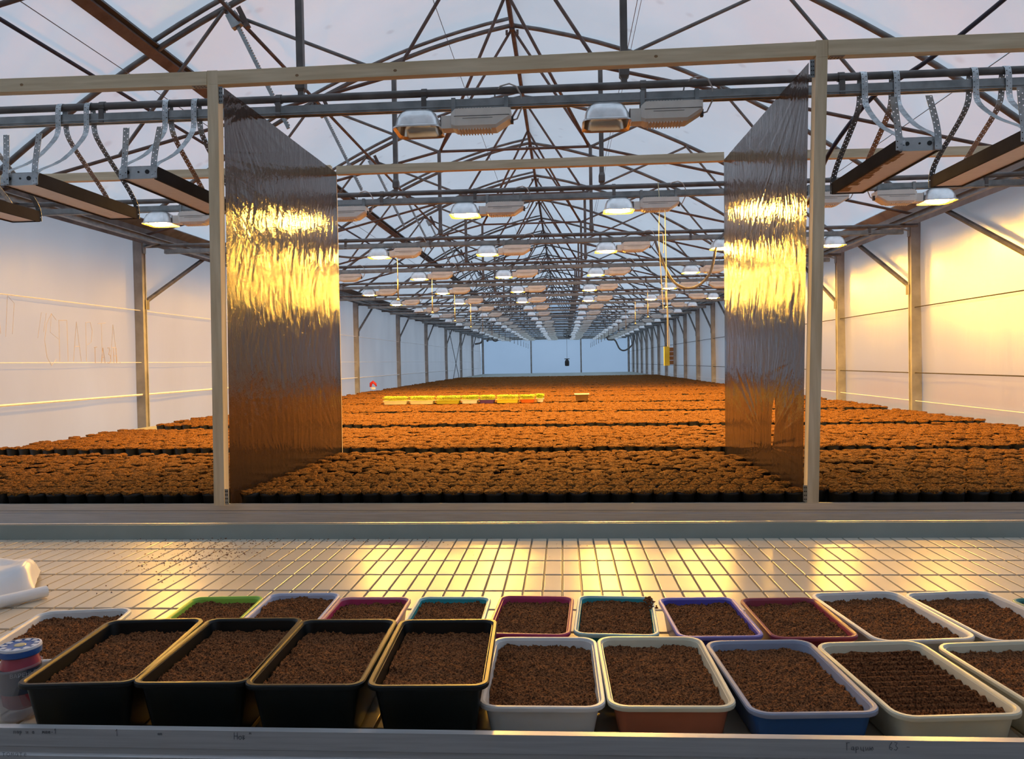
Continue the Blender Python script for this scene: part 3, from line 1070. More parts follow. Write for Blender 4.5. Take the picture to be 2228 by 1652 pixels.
# near bench, with the moulded pads of its tray
NB0, NB1 = 1.078, 2.655
tb, off = bench('near rolling bench with pale ribbed tray holding the soil trays', -3.3, 2.6, NB0, NB1, 'liner', 0.0, 'near')
PX, PYP = .0500, .1535
padmesh = {}
def pad_mesh(l):
    if l not in padmesh:
        mb = MB()
        hw, hl = PX / 2 - .0028, l / 2 - .0062
        mb.loops([[(a * (hw + e), b * (hl + e), z) for a, b in ((-1, -1), (1, -1), (1, 1), (-1, 1))] for e, z in ((.0012, -.004), (0, .0045), (-.001, .005))], False, True)
        padmesh[l] = mb.mesh('raised_pad', M['pad'])
    return padmesh[l]
rows = [(2.459 - PYP * k, PYP) for k in range(-1, 8)]
cand = []
for ry, pl_ in rows:
    y1_ = min(ry, NB1 - .055) if ry > 2.5 else ry
    y0_ = ry - pl_ if ry < 2.5 else 2.459
    if ry > 2.5:
        y0_, y1_ = 2.459, 2.600
    c = (y0_ + y1_) / 2
    for i in range(-66, 53):
        cand.append((-.012 + i * PX + PX / 2, c, round(y1_ - y0_, 3)))
def covered(x, y):
    return y < 1.70 and -.95 < x < 1.2
vis = [q for q in cand if not covered(q[0], q[1]) and -1114 * q[1] / 1715 - .09 * q[1] - .05 < q[0] < 1114 * q[1] / 1715 - .06 * q[1] + .05]
vis.sort(key=lambda q: q[1])
top = set(vis[:300])
for q in vis[:300]:
    o = bpy.data.objects.new('raised_pad', pad_mesh(q[2]))
    o.location = (q[0] - off[0], q[1] - off[1], .811)
    link(o, tb)
mb = MB()
for q in cand:
    if q in top:
        continue
    pm = pad_mesh(q[2])
    n = len(mb.v)
    mb.v += [(v.co.x + q[0], v.co.y + q[1], v.co.z + .811) for v in pm.vertices]
    mb.f += [tuple(n + i for i in p.vertices) for p in pm.polygons]
o = mb.build('raised_pads', M['pad'], tb, off)
o['kind'] = 'stuff'
# handwriting on the front rail face
def on_rail(x0, z0):
    return lambda a, b: (x0 + a - off[0], NB0 - .0006 - off[1], z0 + .0068 + b - off[2])
front_rail = [c for c in tb.children if c.name.startswith('rail')][0]
for txt, x0, z0, s in (('Нов', -.474, .8655, .010), ('м', -.452, .873, .006), ('ап', -.586, .870, .006), ('Гарцию', .372, .863, .010), ('63', .428, .864, .011), ('-', .451, .865, .012),
                       ('парника', -.801, .8695, .0075), ('мае-1', -.758, .870, .0075), ('томате', -.819, .836, .0105), ('1', -.648, .868, .010)):
    strokes(write(txt, s * .62, s * .9, s, None), 'ink', 'handwriting', front_rail, on_rail(x0, z0), .00032)

# pot benches
BENCHES = [(3.00, 4.46, -.02)]
y = 4.62
for i in range(20):
    sl = (-.055, -.075, -.06, -.045, -.03)[min(i, 4)]
    BENCHES.append((y, y + 1.56, sl))
    y += 1.80 if i == 0 else 1.765
POT_END = 26.2
for i, (a, b, sl) in enumerate(BENCHES):
    if b > YE - .3:
        break
    lab = f'rolling bench packed with black pots, {nth(i + 1)} beyond the aisle' if a < POT_END else f'bare grey green rolling bench, {nth(i - 12)} one at the far end'
    bench(lab, XL + .22, XR - .06, a, b, 'liner' if i < 13 else 'bench_far', sl, 'far', .86 if i == 0 or i > 12 else .832, .858 if i == 0 or i > 12 else .83, .807 if i < 13 else .865)[0]['group'] = 'rolling benches'

# ------------------------------------------------------------------ pots of soil
PZ, PITCH_P = .812, .0822
def ring(r, z, n, jit=0, sd=0):
    a = np.arange(n) * 2 * np.pi / n
    rr = r * (1 + jit * (np.random.default_rng(sd).random(n) - .5))
    return np.stack([rr * np.cos(a), rr * np.sin(a), np.full(n, z)], -1)
def soil_cap(n, rings, seed, h=.010):
    g = np.random.default_rng(seed)
    V = []
    for i, (r, z) in enumerate(rings):
        q = ring(r, z, n, .09, seed * 7 + i)
        q[:, 2] += (g.random(n) - .35) * h
        V.append(q)
    V = np.concatenate(V)
    V = np.vstack([V, [[0, 0, rings[-1][1] + (g.random() - .4) * h]]])
    F = []
    for i in range(len(rings) - 1):
        for k in range(n):
            a = i * n + k; b = i * n + (k + 1) % n
            F.append((a, b, b + n)); F.append((a, b + n, a + n))
    t = len(V) - 1
    for k in range(n):
        F.append(((len(rings) - 1) * n + k, (len(rings) - 1) * n + (k + 1) % n, t))
    return V, np.array(F)
def pot_shell(n):
    R = [(.029, 0), (.037, .070), (.0395, .071), (.0400, .083), (.0375, .083), (.036, .070)]
    V = np.concatenate([ring(r, z, n) for r, z in R])
    F = []
    for i in range(len(R) - 1):
        for k in range(n):
            a = i * n + k; b = i * n + (k + 1) % n
            F.append((a, b, b + n)); F.append((a, b + n, a + n))
    return V, np.array(F)
pv, pf = pot_shell(18)
pot_me = np_mesh('pot_shell', pv, pf, M['pot'], True)
caps = []
for s in range(8):
    v_, f_ = soil_cap(18, [(.0420, .079), (.040, .086), (.028, .088), (.013, .0885)], s + 1, .010)
    caps.append(np_mesh('soil', v_, f_, M['coir'], False))
FILM_L = lambda y: -1.325
FILM_R = lambda y: .93 - .01 * (y - 3)
def blocked(x, y):
    if 2.98 < y < 4.56 and (abs(x - FILM_L(y)) < .045 or abs(x - FILM_R(y)) < .045):
        return True
    return False
posts_all = []
xs = np.arange(XL + .42, XR - .1, PITCH_P)
allp = []
for bi, (a, b, sl) in enumerate(BENCHES):
    if a > POT_END:
        break
    yy = a + .066
    ri = 0
    while yy < b - .055:
        left = XL + .42 + .082 * int(random.random() * 2.2)
        for ci, x in enumerate(xs):
            if x < left:
                continue
            X = x + (.5 if ri % 2 else 0) * PITCH_P * .55 + random.uniform(-.004, .004)
            Y = yy + sl * X + random.uniform(-.004, .004)
            if blocked(X, Y) or X > XR - .1:
                continue
            allp.append((X, Y, bi, ri))
        yy += .071 if ri % 2 == 0 else .091
        ri += 1
def in_view(X, Y, m=0.0):
    c = X * .99773 + Y * .06515
    d = -X * .0655 + Y * .9976
    return abs(c / d) < 1114 / 1715 + m
near = [p for p in allp if p[2] == 0 and in_view(p[0], p[1])]
near.sort(key=lambda p: (p[3], p[0]))
indiv = near[:300]
iset = set(indiv)
counters = {}
proto_pot = None
for (X, Y, bi, ri) in indiv:
    if X < -1.34:
        zone = 'L'
    elif X < .93:
        zone = 'M'
    else:
        zone = 'R'
    counters.setdefault((ri, zone), []).append((X, Y))
for (ri, zone), lst in sorted(counters.items()):
    lst.sort()
    for j, (X, Y) in enumerate(lst):
        if zone == 'L':
            wh = f'{nth(len(lst) - j)} left of left wooden post'
        elif zone == 'M':
            wh = f'{nth(j + 1)} right of left wooden post'
        else:
            wh = f'{nth(j + 1)} right of right wooden post'
        row = 'front row' if ri == 0 else f'{nth(ri + 1)} row from rail'
        t = thing('seedling_pot', f'black pot heaped with soil, {wh}, {row}', 'pot', (X, Y, PZ), random.uniform(0, 6.28), 'black pots of soil on the pot bench')
        o = bpy.data.objects.new('pot_shell', pot_me); link(o, t)
        o = bpy.data.objects.new('soil', caps[random.randrange(8)]); link(o, t)
rest = [p for p in allp if p not in iset]
# everything behind: one mass of pots, coarser with distance
def mass(pts, name, shell, capvars, m_shell, m_soil, label):
    pts = np.array([(p[0], p[1]) for p in pts])
    n = len(pts)
    ang = rng.random(n) * 6.283
    var = rng.integers(0, len(capvars), n)
    hz = rng.normal(0, .0035, n)
    def inst(V, F, sel):
        c, s_ = np.cos(ang[sel])[:, None], np.sin(ang[sel])[:, None]
        X = V[None, :, 0] * c - V[None, :, 1] * s_ + pts[sel][:, 0:1]
        Y = V[None, :, 0] * s_ + V[None, :, 1] * c + pts[sel][:, 1:2]
        Z = np.repeat(V[None, :, 2], len(sel), 0) + PZ + hz[sel][:, None]
        W = np.stack([X, Y, Z], -1).reshape(-1, 3)
        FF = (F[None] + (np.arange(len(sel)) * len(V))[:, None, None]).reshape(-1, 3)
        return W, FF
    Vs, Fs, mi, base = [], [], [], 0
    W, FF = inst(*shell, np.arange(n))
    Vs.append(W); Fs.append(FF); mi.append(np.zeros(len(FF), np.int32)); base += len(W)
    for k, cv in enumerate(capvars):
        sel = np.where(var == k)[0]
        W, FF = inst(*cv, sel)
        Vs.append(W); Fs.append(FF + base); mi.append(np.ones(len(FF), np.int32)); base += len(W)
    me = np_mesh(name, np.concatenate(Vs), np.concatenate(Fs), m_shell)
    me.materials.append(m_soil)
    me.polygons.foreach_set('material_index', np.concatenate(mi))
    me.update()
    o = bpy.data.objects.new(name, me)
    link(o)
    o['kind'] = 'stuff'
    tag(o, label, 'pots')
    return o
mid = [p for p in rest if p[1] < 8.2]
far = [p for p in rest if p[1] >= 8.2]
midcaps = [soil_cap(12, [(.0425, .079), (.039, .086), (.020, .088)], s + 31, .010) for s in range(10)]
farcaps = [soil_cap(8, [(.0425, .078), (.034, .087)], s + 51, .012) for s in range(10)]
def simple_shell(n):
    V = np.concatenate([ring(.031, .02, n), ring(.040, .081, n)])
    F = []
    for k in range(n):
        a = k; b = (k + 1) % n
        F.append((a, b, b + n)); F.append((a, b + n, a + n))
    return V, np.array(F)
mass(mid, 'pot_field', simple_shell(12), midcaps, M['pot'], M['coir'], 'dense rows of soil filled black pots on the first benches')
mass(far, 'pot_field', simple_shell(7), farcaps, M['pot'], M['coir'], 'dense rows of soil filled pots stretching to the far benches')

# ------------------------------------------------------------------ wooden frame with black film sides
FO = Vector((-1.345, 3.0, .86))
fr = thing('wooden_frame', 'pale pine batten frame standing on the pot bench', 'frame', FO)
def bar(name, a, b, wx, wz, m='wood_h', up=(0, 0, 1)):
    return MB().beam(a, b, wx, wz, up).build(name, M[m], fr, FO)
# front posts (lower end on the rail, top under the beam joint)
bar('post', (-1.349, 3.005, .862), (-1.334, 3.005, 2.492), .042, .045, 'wood', (0, 1, 0))
bar('post', (.916, 3.005, .858), (.962, 3.005, 2.500), .042, .045, 'wood', (0, 1, 0))
bar('post', (-1.334, 3.005, 2.4925), (-1.334, 3.005, 2.545), .042, .045, 'wood', (0, 1, 0))
bar('post', (.963, 3.005, 2.5005), (.963, 3.005, 2.562), .042, .045, 'knot' if False else 'wood', (0, 1, 0))
# back posts
bar('post', (-1.318, 4.53, .862), (-1.318, 4.53, 2.525), .030, .04, 'wood', (0, 1, 0))
bar('post', (.928, 4.53, .862), (.938, 4.53, 2.52), .030, .04, 'wood', (0, 1, 0))
# front beams
bar('beam', (-3.98, 3.0, 2.531), (-1.356, 3.0, 2.516), .04, .052)
bar('beam', (-1.312, 3.0, 2.516), (.941, 3.0, 2.531), .04, .052)
bar('beam', (.985, 3.0, 2.532), (3.20, 3.0, 2.5235), .04, .056)
# back beams
bar('beam', (-3.98, 4.55, 2.549), (-1.335, 4.55, 2.542), .04, .048)
bar('beam', (-1.30, 4.55, 2.535), (.92, 4.55, 2.540), .04, .048)
bar('beam', (.955, 4.55, 2.540), (3.20, 4.55, 2.5165), .04, .048)
# punched plates at the joints, knots in the timber
def plate(c, s):
    p = MB().box(c, s).build('joint_plate', M['galv'], fr, FO)
    mb = MB()
    for i in range(4):
        for j in (-1, 1):
            if s[2] > s[0]:
                mb.box((c[0] + j * s[0] * .22, c[1] - s[1] / 2 - .0006, c[2] - s[2] * .36 + i * s[2] * .24), (.004, .0008, .004))
            else:
                mb.box((c[0] - s[0] * .36 + i * s[0] * .24, c[1] + j * s[1] * .22, c[2] - s[2] / 2 - .0006), (.004, .004, .0008))
    mb.build('screw_hole', M['black'], p, FO)
plate((-1.305, 2.99, 2.452), (.016, .003, .065))
plate((.930, 2.99, 2.462), (.016, .003, .065))
plate((-1.39, 3.0, 2.4905), (.055, .03, .003))
plate((1.02, 3.0, 2.5025), (.05, .03, .003))
plate((-1.319, 2.985, .895), (.014, .003, .06))
plate((.889, 2.985, .895), (.014, .003, .06))
mb = MB()
for x, z in ((-1.335, 1.9), (-1.338, 1.27), (-1.0, 2.512), (-.62, 2.515), (.36, 2.527), (.945, 2.2), (.955, 2.42), (-2.1, 2.52)):
    yf = 2.9835 if abs(x + 1.337) < .02 or .93 < x < .96 else 2.9795
    mb.loops([[(x + rr * 1.3 * math.cos(a), yy, z + rr * math.sin(a)) for a in np.linspace(0, 6.283, 8, endpoint=False)] for rr, yy in ((.006, yf + .002), (.005, yf - .0006))])
mb.build('knot', M['knot'], fr, FO)

def film_sheet(name, label, c, sgn, tear=None):
    """c: front-top, front-bottom, back-top, back-bottom; sgn: direction the sheet faces (+x / -x)"""
    ft, fb, bt, bb = [np.array(q) for q in c]
    nu, nv = 230, 270
    S, T = np.meshgrid(np.linspace(0, 1, nu), np.linspace(0, 1, nv))
    P = (ft * (1 - S)[..., None] + bt * S[..., None]) * (1 - T)[..., None] + (fb * (1 - S)[..., None] + bb * S[..., None]) * T[..., None]
    a, b = S * 1.5, T * 1.65
    d = np.zeros_like(S)
    def fan(c0, freq, amp, reach, sd, a0=0):
        da, db = a - c0[0], b - c0[1]
        r = np.sqrt(da * da + db * db) + 1e-6
        th = np.arctan2(db, da)
        n = vnoise(th * freq, r * .6 + 3, sd)
        n2 = vnoise(th * freq * 2.3, r * .8, sd + 9)
        rid = 1 - np.abs(2 * n - 1)
        rid2 = 1 - np.abs(2 * n2 - 1)
        wgt = np.clip(r / .12, 0, 1) * np.exp(-(r / reach) ** 2)
        return .42 * amp * (rid + .4 * rid2) * wgt * np.clip(r * 3, .15, 1)
    if sgn > 0:
        d += fan((0.02, 0.0), 12, .0045, .62, 1)
        d += fan((1.5, 0.02), 13, .003, .40, 2)
        d += fan((1.5, 1.65), 14, .0045, .65, 3)
        d += fan((0.0, 1.22), 16, .0016, .5, 4)
        d += fan((-.25, .30), 20, .0030, .9, 5)
        d += fan((.75, 1.8), 14, .003, .75, 6)
    else:
        d += fan((0.0, 0.0), 16, .0055, 1.1, 11)
        d += fan((1.5, 0.0), 14, .004, .55, 12)
        d += fan((.55, 1.5), 13, .006, .65, 13)
        d += fan((0.0, 1.1), 12, .003, .5, 14)
        d += fan((1.2, -.1), 14, .003, .9, 15)
    # long folds hanging down and fine crinkle
    q = a * 15 + 1.6 * vnoise(a * 2, b * 1.3, 21) + sgn * b * 1.2
    d += .0012 * (1 - np.abs(2 * vnoise(q, b * .8, 22) - 1))
    d += .0011 * vnoise(a * 38, b * 9, 23) * np.clip(.3 + b, 0, 1)
    d += .0005 * vnoise(a * 75, b * 40, 24)
    zone = np.exp(-((b - .72) / .38) ** 2)
    q2 = (a + sgn * .42 * b) * 24 + 1.2 * vnoise(a * 3, b * 2, 31)
    d += .0026 * zone * (1 - np.abs(2 * vnoise(q2, (b - .4 * a) * 3.5, 32) - 1))
    q3 = (a - sgn * .35 * b) * 34 + 1.2 * vnoise(a * 4, b * 3, 33)
    d += .0018 * zone * (1 - np.abs(2 * vnoise(q3, (b + .4 * a) * 7, 34) - 1))
    d += .012 * (fbm(a * 1.5, b * 1.2, 25) - .5)
    edge = np.minimum(np.minimum(S, 1 - S) * 14, 1)
    d = d * (.25 + .75 * edge)
    P[..., 0] += sgn * d
    # ragged bottom and scalloped sides
    idx = np.arange(nu * nv).reshape(nv, nu)
    F = np.stack([idx[:-1, :-1], idx[:-1, 1:], idx[1:, 1:], idx[1:, :-1]], -1).reshape(-1, 4)
    if tear:
        sc, tc, hs, ht, lean = tear
        Sm = (S[:-1, :-1] + S[1:, 1:]).ravel() / 2
        Tm = (T[:-1, :-1] + T[1:, 1:]).ravel() / 2
        q = (Tm - tc) / ht
        hole = (np.abs(q) < 1) & (np.abs(Sm - (sc + lean * q)) < hs * (1 - q * q))
        F = F[~hole]
    o = bpy.data.objects.new(name, np_mesh(name, P.reshape(-1, 3), F, M['black_film'], True))
    link(o)
    md = o.modifiers.new('thickness', 'SOLIDIFY')
    md.thickness = .0006
    o.modifiers.remove(md)   # one skin: light has to pass through the sheet
    return tag(o, label, 'plastic sheet')
film_sheet('black_film_sheet', 'glossy black plastic sheet stretched on left side of wooden frame', [(-1.311, 3.03, 2.495), (-1.325, 3.03, .835), (-1.300, 4.53, 2.52), (-1.300, 4.53, .850)], 1)
film_sheet('black_film_sheet', 'glossy torn black plastic sheet on the right side of wooden frame', [(.930, 3.03, 2.50), (.893, 3.03, .86), (.918, 4.53, 2.52), (.908, 4.53, .850)], -1,
           tear=(.29, .845, .018, .075, .015))

# ------------------------------------------------------------------ trays of soil on the near bench
def rrect(w, l, r, m=5):
    pts = []
    for sx, sy, a0 in ((1, 1, 0), (-1, 1, 90), (-1, -1, 180), (1, -1, 270)):
        for i in range(m + 1):
            a = math.radians(a0 + 90 * i / m)
            pts.append((sx * (w / 2 - r) + r * math.cos(a), sy * (l / 2 - r) + r * math.sin(a)))
    return pts
BZ = .8165
def tray_meshes(w, l, h, rimw, taper, r, step=False):
    def rg(inset, z):
        rr = max(r - inset * .6, .006)
        return [(x, y, z) for x, y in rrect(w - 2 * inset, l - 2 * inset, rr)]
    th = .0018
    body = MB()
    outer = [rg(taper + .006, 0), rg(taper, .006)]
    ws = rimw + .001
    outer += [rg(ws, h - .004)]
    inner = [rg(ws + th, h - .004)]
    if step:
        inner += [rg(ws + (taper - ws) * .30 + th, h * .62), rg(ws + (taper - ws) * .45 + th, h * .60)]
    inner += [rg(taper + th, .008), rg(taper + .006 + th, .004)]
    body.loops(outer + inner, True, True)
    rim = MB()
    rim.loops([rg(.0006, h - .008), rg(0, h - .007), rg(0, h - .002), rg(.0015, h), rg(rimw - .001, h), rg(rimw + .001, h - .002), rg(rimw + .002, h - .006), rg(rimw - .001, h - .0045), rg(.0025, h - .0035), rg(.0022, h - .008), rg(.0006, h - .008)], False, False)
    return body, rim
def soil_mesh(w, l, r, zs, seed, furrow=False, slope=.0, nx=84, ny=124):
    U, V = np.meshgrid(np.linspace(-1, 1, nx), np.linspace(-1, 1, ny))
    X, Y = U * w / 2, V * l / 2
    # round the corners
    ax, ay = np.abs(X) - (w / 2 - r), np.abs(Y) - (l / 2 - r)
    k = (ax > 0) & (ay > 0)
    ln = np.sqrt(ax ** 2 + ay ** 2) + 1e-9
    mx = np.maximum(ax, ay)
    sc = np.where(k, mx / ln, 1)
    X = np.where(k, np.sign(X) * (w / 2 - r + ax * sc), X)
    Y = np.where(k, np.sign(Y) * (l / 2 - r + ay * sc), Y)
    Z = zs + .010 * (fbm(X * 18, Y * 18, seed, 2) - .4) + .0042 * (vnoise(X * 130, Y * 130, seed + 3) - .5) + .0046 * (vnoise(X * 300, Y * 300, seed + 4) - .5)
    g = np.random.default_rng(seed)
    Z += np.where(g.random(Z.shape) > .93, g.random(Z.shape) * .004, 0)
    if furrow:
        Z = zs - .004 + .3 * (Z - zs) + .0125 * np.sin((Y / l + .5) * 2 * np.pi * 13.5 + .5 * vnoise(X * 20, Y * 5, seed)) * np.clip((1 - np.abs(U)) * 14, 0, 1) * np.clip((1 - np.abs(V)) * 9, 0, 1)
    ed = np.maximum(np.abs(U), np.abs(V))
    Z += np.where(ed > .965, .006 * (vnoise(X * 60, Y * 60, seed + 8)) - .002, 0)
    Z += slope * (Y / l)
    idx = np.arange(nx * ny).reshape(ny, nx)
    F = np.stack([idx[:-1, :-1], idx[:-1, 1:], idx[1:, 1:], idx[1:, :-1]], -1).reshape(-1, 4)
    return np.stack([X, Y, Z], -1).reshape(-1, 3), F
def plastic(name, c, rough=.32):
    return mat('plastic_' + name, c, tuple(min(1, x * 1.12) for x in c), rough, 0, 14, spec=.5)
PL = {'black': M['black_tray'], 'white': plastic('white', (.74, .73, .71)), 'cream': plastic('cream', (.74, .69, .52)), 'terracotta': plastic('terracotta', (.55, .17, .08)),
      'blue': plastic('blue', (.035, .12, .34)), 'blue_glare': plastic('blue_rim_glare', (.30, .34, .46)), 'magenta': plastic('magenta', (.46, .045, .13)), 'teal': plastic('teal', (.03, .36, .42)),  # the greyed blue paints in light caught by the blue tray's rim
      'violet': plastic('violet', (.10, .09, .48)), 'maroon': plastic('maroon', (.32, .05, .08)), 'green': plastic('lime', (.34, .62, .08)), 'pale': plastic('pale_blue', (.50, .53, .68)),
      'teal_glare': plastic('teal_rim_glare', (.42, .62, .62)), 'magenta_glare': plastic('magenta_rim_glare', (.60, .26, .30)), 'deepteal': plastic('deep_teal', (.05, .26, .24)), 'purple': plastic('purple', (.30, .25, .62))}  # paler pink, teal and purple rims have glare painted into the colour
def tray(label, cx, cy, rz, kind, colour, rimcol=None, incol=None, furrow=False, soil_drop=None, tilt=0):
    w, l, h, rimw, taper, r, drop = {'big': (.193, .302, .070, .0068, .020, .030, .015), 'small': (.162, .246, .070, .0058, .016, .024, .012), 'black': (.182, .304, .110, .0075, .026, .022, .022)}[kind]
    t = thing('soil_tray', label, 'tray', (cx, cy, BZ), rz, 'soil filled trays on the near bench')
    body, rim = tray_meshes(w, l, h, rimw, taper, r, kind == 'black')
    o = body.build('tray_body', PL[colour], t, angle=35)
    if incol:
        o.data.materials.append(PL[incol])
        n_ring = len(rrect(1, 1, .1))
        npoly = len(o.data.polygons)
        for i, p in enumerate(o.data.polygons):
            if i >= 2 * n_ring:
                p.material_index = 1
    rim.build('rim', PL[rimcol or colour], t, angle=35)
    sd = soil_drop if soil_drop is not None else drop
    k = (h - sd) / h
    ins = rimw + (taper - rimw) * (1 - k) + .003
    V, F = soil_mesh(w - 2 * ins, l - 2 * ins, max(r - ins * .6, .008), h - sd, int(abs(cx * 977 + cy * 131) * 10) % 997, furrow)
    o = bpy.data.objects.new('soil', np_mesh('soil', V, F, M['soil'], False))
    link(o, t)
    return t
R_ = math.radians
tray('deep black tray of soil, left end of the four black ones', -.760, 1.284, -.090 * -1, 'black', 'black')
tray('deep black tray of soil, second from left of the four black ones', -.578, 1.292, .045, 'black', 'black')
tray('deep black tray of soil, third from left of the four black ones', -.400, 1.287, .030, 'black', 'black')
tray('deep black tray of soil, right end of the four black ones, beside white tray', -.214, 1.289, .035, 'black', 'black')
tray('white tray of soil in the front row touching the right black tray', -.042, 1.312, .010, 'big', 'white')
tray('terracotta tray with cream rim and soil in the front row', .152, 1.318, .020, 'big', 'terracotta', 'cream', 'cream')
tray('blue tray with glare-paled rim and soil in the front row', .351, 1.303, .060, 'big', 'blue', 'blue_glare', 'blue_glare')
tray('cream tray with furrowed soil in the front row', .549, 1.300, .090, 'big', 'cream', furrow=True)
tray('cream tray of soil at the front right corner of the picture', .760, 1.302, .110, 'big', 'cream')
tray('white tray of soil behind the jar at the left end', -1.000, 1.468, .16, 'big', 'white')
tray('lime green tray of soil in the rear row', -.748, 1.590, .06, 'small', 'green', 'green')
tray('pale blue tray of soil right of the lime green tray', -.584, 1.617, .035, 'small', 'pale')
tray('magenta tray with glare-paled rim behind the third black tray', -.420, 1.588, .01, 'small', 'magenta', 'magenta_glare')
tray('teal tray with glare-paled rim behind the right black tray', -.246, 1.592, .0, 'small', 'teal', 'teal_glare')
tray('magenta tray of soil behind the white front tray', -.071, 1.599, -.045, 'small', 'magenta')
tray('teal tray with loose soil on its corner, rear row middle', .098, 1.600, -.06, 'small', 'teal', 'teal_glare')
tt = bpy.data.objects[[o.name for o in C.objects if o.get('label', '').startswith('teal tray with loose')][0]]
mb = MB()
gg = random.Random(3)
for _ in range(60):
    px, py = .073 + gg.gauss(0, .006), gg.uniform(.035, .118)
    r_ = gg.uniform(.001, .0032)
    mb.loops([[(px + q * r_ * math.cos(a) * 1.5, py + q * r_ * math.sin(a), z) for a in (0, 1.5, 3.1, 4.6)] for q, z in ((1, .0690), (.4, .0700 + r_))])
mb.build('spilled_soil', M['soil'], tt)['kind'] = 'stuff'
tray('violet blue tray of soil in the rear row', .280, 1.592, .045, 'small', 'violet', 'purple')
tray('maroon tray of soil in the rear row', .452, 1.590, .045, 'small', 'maroon')
tray('white tray of soil right of the maroon tray, rear row', .636, 1.608, .11, 'big', 'white')
tray('white tray of soil second right of the maroon tray, rear row', .835, 1.612, .13, 'big', 'white')
tray('dark teal tray of soil at the right end of the rear row', 1.020, 1.600, .14, 'small', 'deepteal')

# ------------------------------------------------------------------ loose soil crumbs on the bench
V, F = [], []
g = np.random.default_rng(5)
def crumbs(n, cx, cy, sx, sy, rmin, rmax, z=.8165):
    for _ in range(n):
        x, y = g.normal(cx, sx), g.normal(cy, sy)
        if not (1.72 < y < 2.61):
            continue
        r = g.uniform(rmin, rmax)
        b = len(V)
        for k in range(4):
            a = k * 1.57 + g.uniform(-.4, .4)
            V.append((x + r * math.cos(a) * g.uniform(.6, 1.6), y + r * math.sin(a), z))
        V.append((x, y, z + r * .9))
        for k in range(4):
            F.append((b + k, b + (k + 1) % 4, b + 4))
crumbs(420, -1.13, 2.36, .11, .12, .0008, .0030)
crumbs(220, -1.05, 2.56, .35, .035, .0008, .0030)
crumbs(120, -1.6, 2.50, .25, .07, .0005, .0018)
crumbs(90, .1, 2.5, .9, .08, .0005, .0016)
crumbs(40, .7, 2.45, .2, .05, .0005, .0018)
o = bpy.data.objects.new('soil_crumbs', np_mesh('soil_crumbs', V, F, M['soil']))
link(o)
o['kind'] = 'stuff'
tag(o, 'dark soil crumbs scattered on the pale bench tray', 'soil')

# ------------------------------------------------------------------ jar in a clear cup, folded white film
JX, JY = -.922, 1.262
t = thing('jam_jar', 'small jar with blue patterned lid standing in a clear cup', 'jar', (JX, JY, BZ))
MB().lathe([(.020, .018), (.026, .024), (.028, .045), (.0285, .085), (.025, .098), (.024, .104)], 28).build('jar_glass', M['pink_jam'], t, angle=50)
mb = MB().lathe([(.0292, .044), (.0292, .082)], 32, cap0=False, cap1=False)
lb = mb.build('jar_label', M['label_dark'], t, smooth=True)
lid = MB().lathe([(.028, .100), (.0305, .102), (.0308, .112), (.0300, .1145), (.026, .1150), (.0255, .1142)], 32).build('lid', M['lid_blue'], t, angle=40)
mb = MB()
for k in range(11):
    a = k * 2 * math.pi / 11
    p = (.0235 * math.cos(a), .0235 * math.sin(a))
    mb.loops([[(p[0] + .0042 * (1 + .3 * (i % 2)) * math.cos(b), p[1] + .0042 * (1 + .3 * (i % 2)) * math.sin(b), z) for i, b in enumerate(np.linspace(0, 6.283, 8, endpoint=False))] for z in (.1140, .1153)])
mb.lathe([(.0306, .1105), (.0311, .112), (.0303, .1152), (.0275, .1156)], 32, cap0=False, cap1=False)
mb.build('lid_print', M['lid_white'], lid)
MB().lathe([(.009, .1142), (.008, .1152), (.004, .1154)], 10).build('lid_print', M['lid_gold'], lid)
# printed word, wrapped round the label
cu = bpy.data.curves.new('label_text', 'FONT')
cu.body = 'ВАРЕНЬЕ'
cu.size = .0085
cu.align_x = 'CENTER'
tmp = bpy.data.objects.new('label_text', cu)
C.objects.link(tmp)
bpy.context.view_layer.update()
me = bpy.data.meshes.new_from_object(tmp.evaluated_get(bpy.context.evaluated_depsgraph_get()))
C.objects.unlink(tmp)
bpy.data.objects.remove(tmp)
face = math.atan2(-JY, -JX) + .12
for v in me.vertices:
    a = face + v.co.x / .0294
    v.co = (.0295 * math.cos(a), .0295 * math.sin(a), .072 + v.co.y)
me.materials.clear()
me.materials.append(M['lid_white'])
o = bpy.data.objects.new('label_text', me)
link(o, lb)
t.scale = (1.06, 1.06, 1.06)
t2 = thing('clear_cup', 'tilted clear plastic cup around the jar with blue lid', 'cup', (JX - .002, JY, BZ))
mb = MB().lathe([(.026, .001), (.029, .003), (.0375, .084), (.0395, .086), (.0395, .089), (.0370, .089), (.028, .004), (.025, .003)], 32)
o = mb.build('cup_wall', M['clear'], t2, angle=40)
o.rotation_euler = (0, R_(-4), 0)

# folded white film: a crumpled pad and a roll in front of it
t = thing('folded_white_film', 'folded white plastic film with rolled edge lying on bench at left', 'plastic film', (-1.52, 2.03, BZ))
nx, ny = 40, 24
U, V_ = np.meshgrid(np.linspace(0, 1, nx), np.linspace(0, 1, ny))
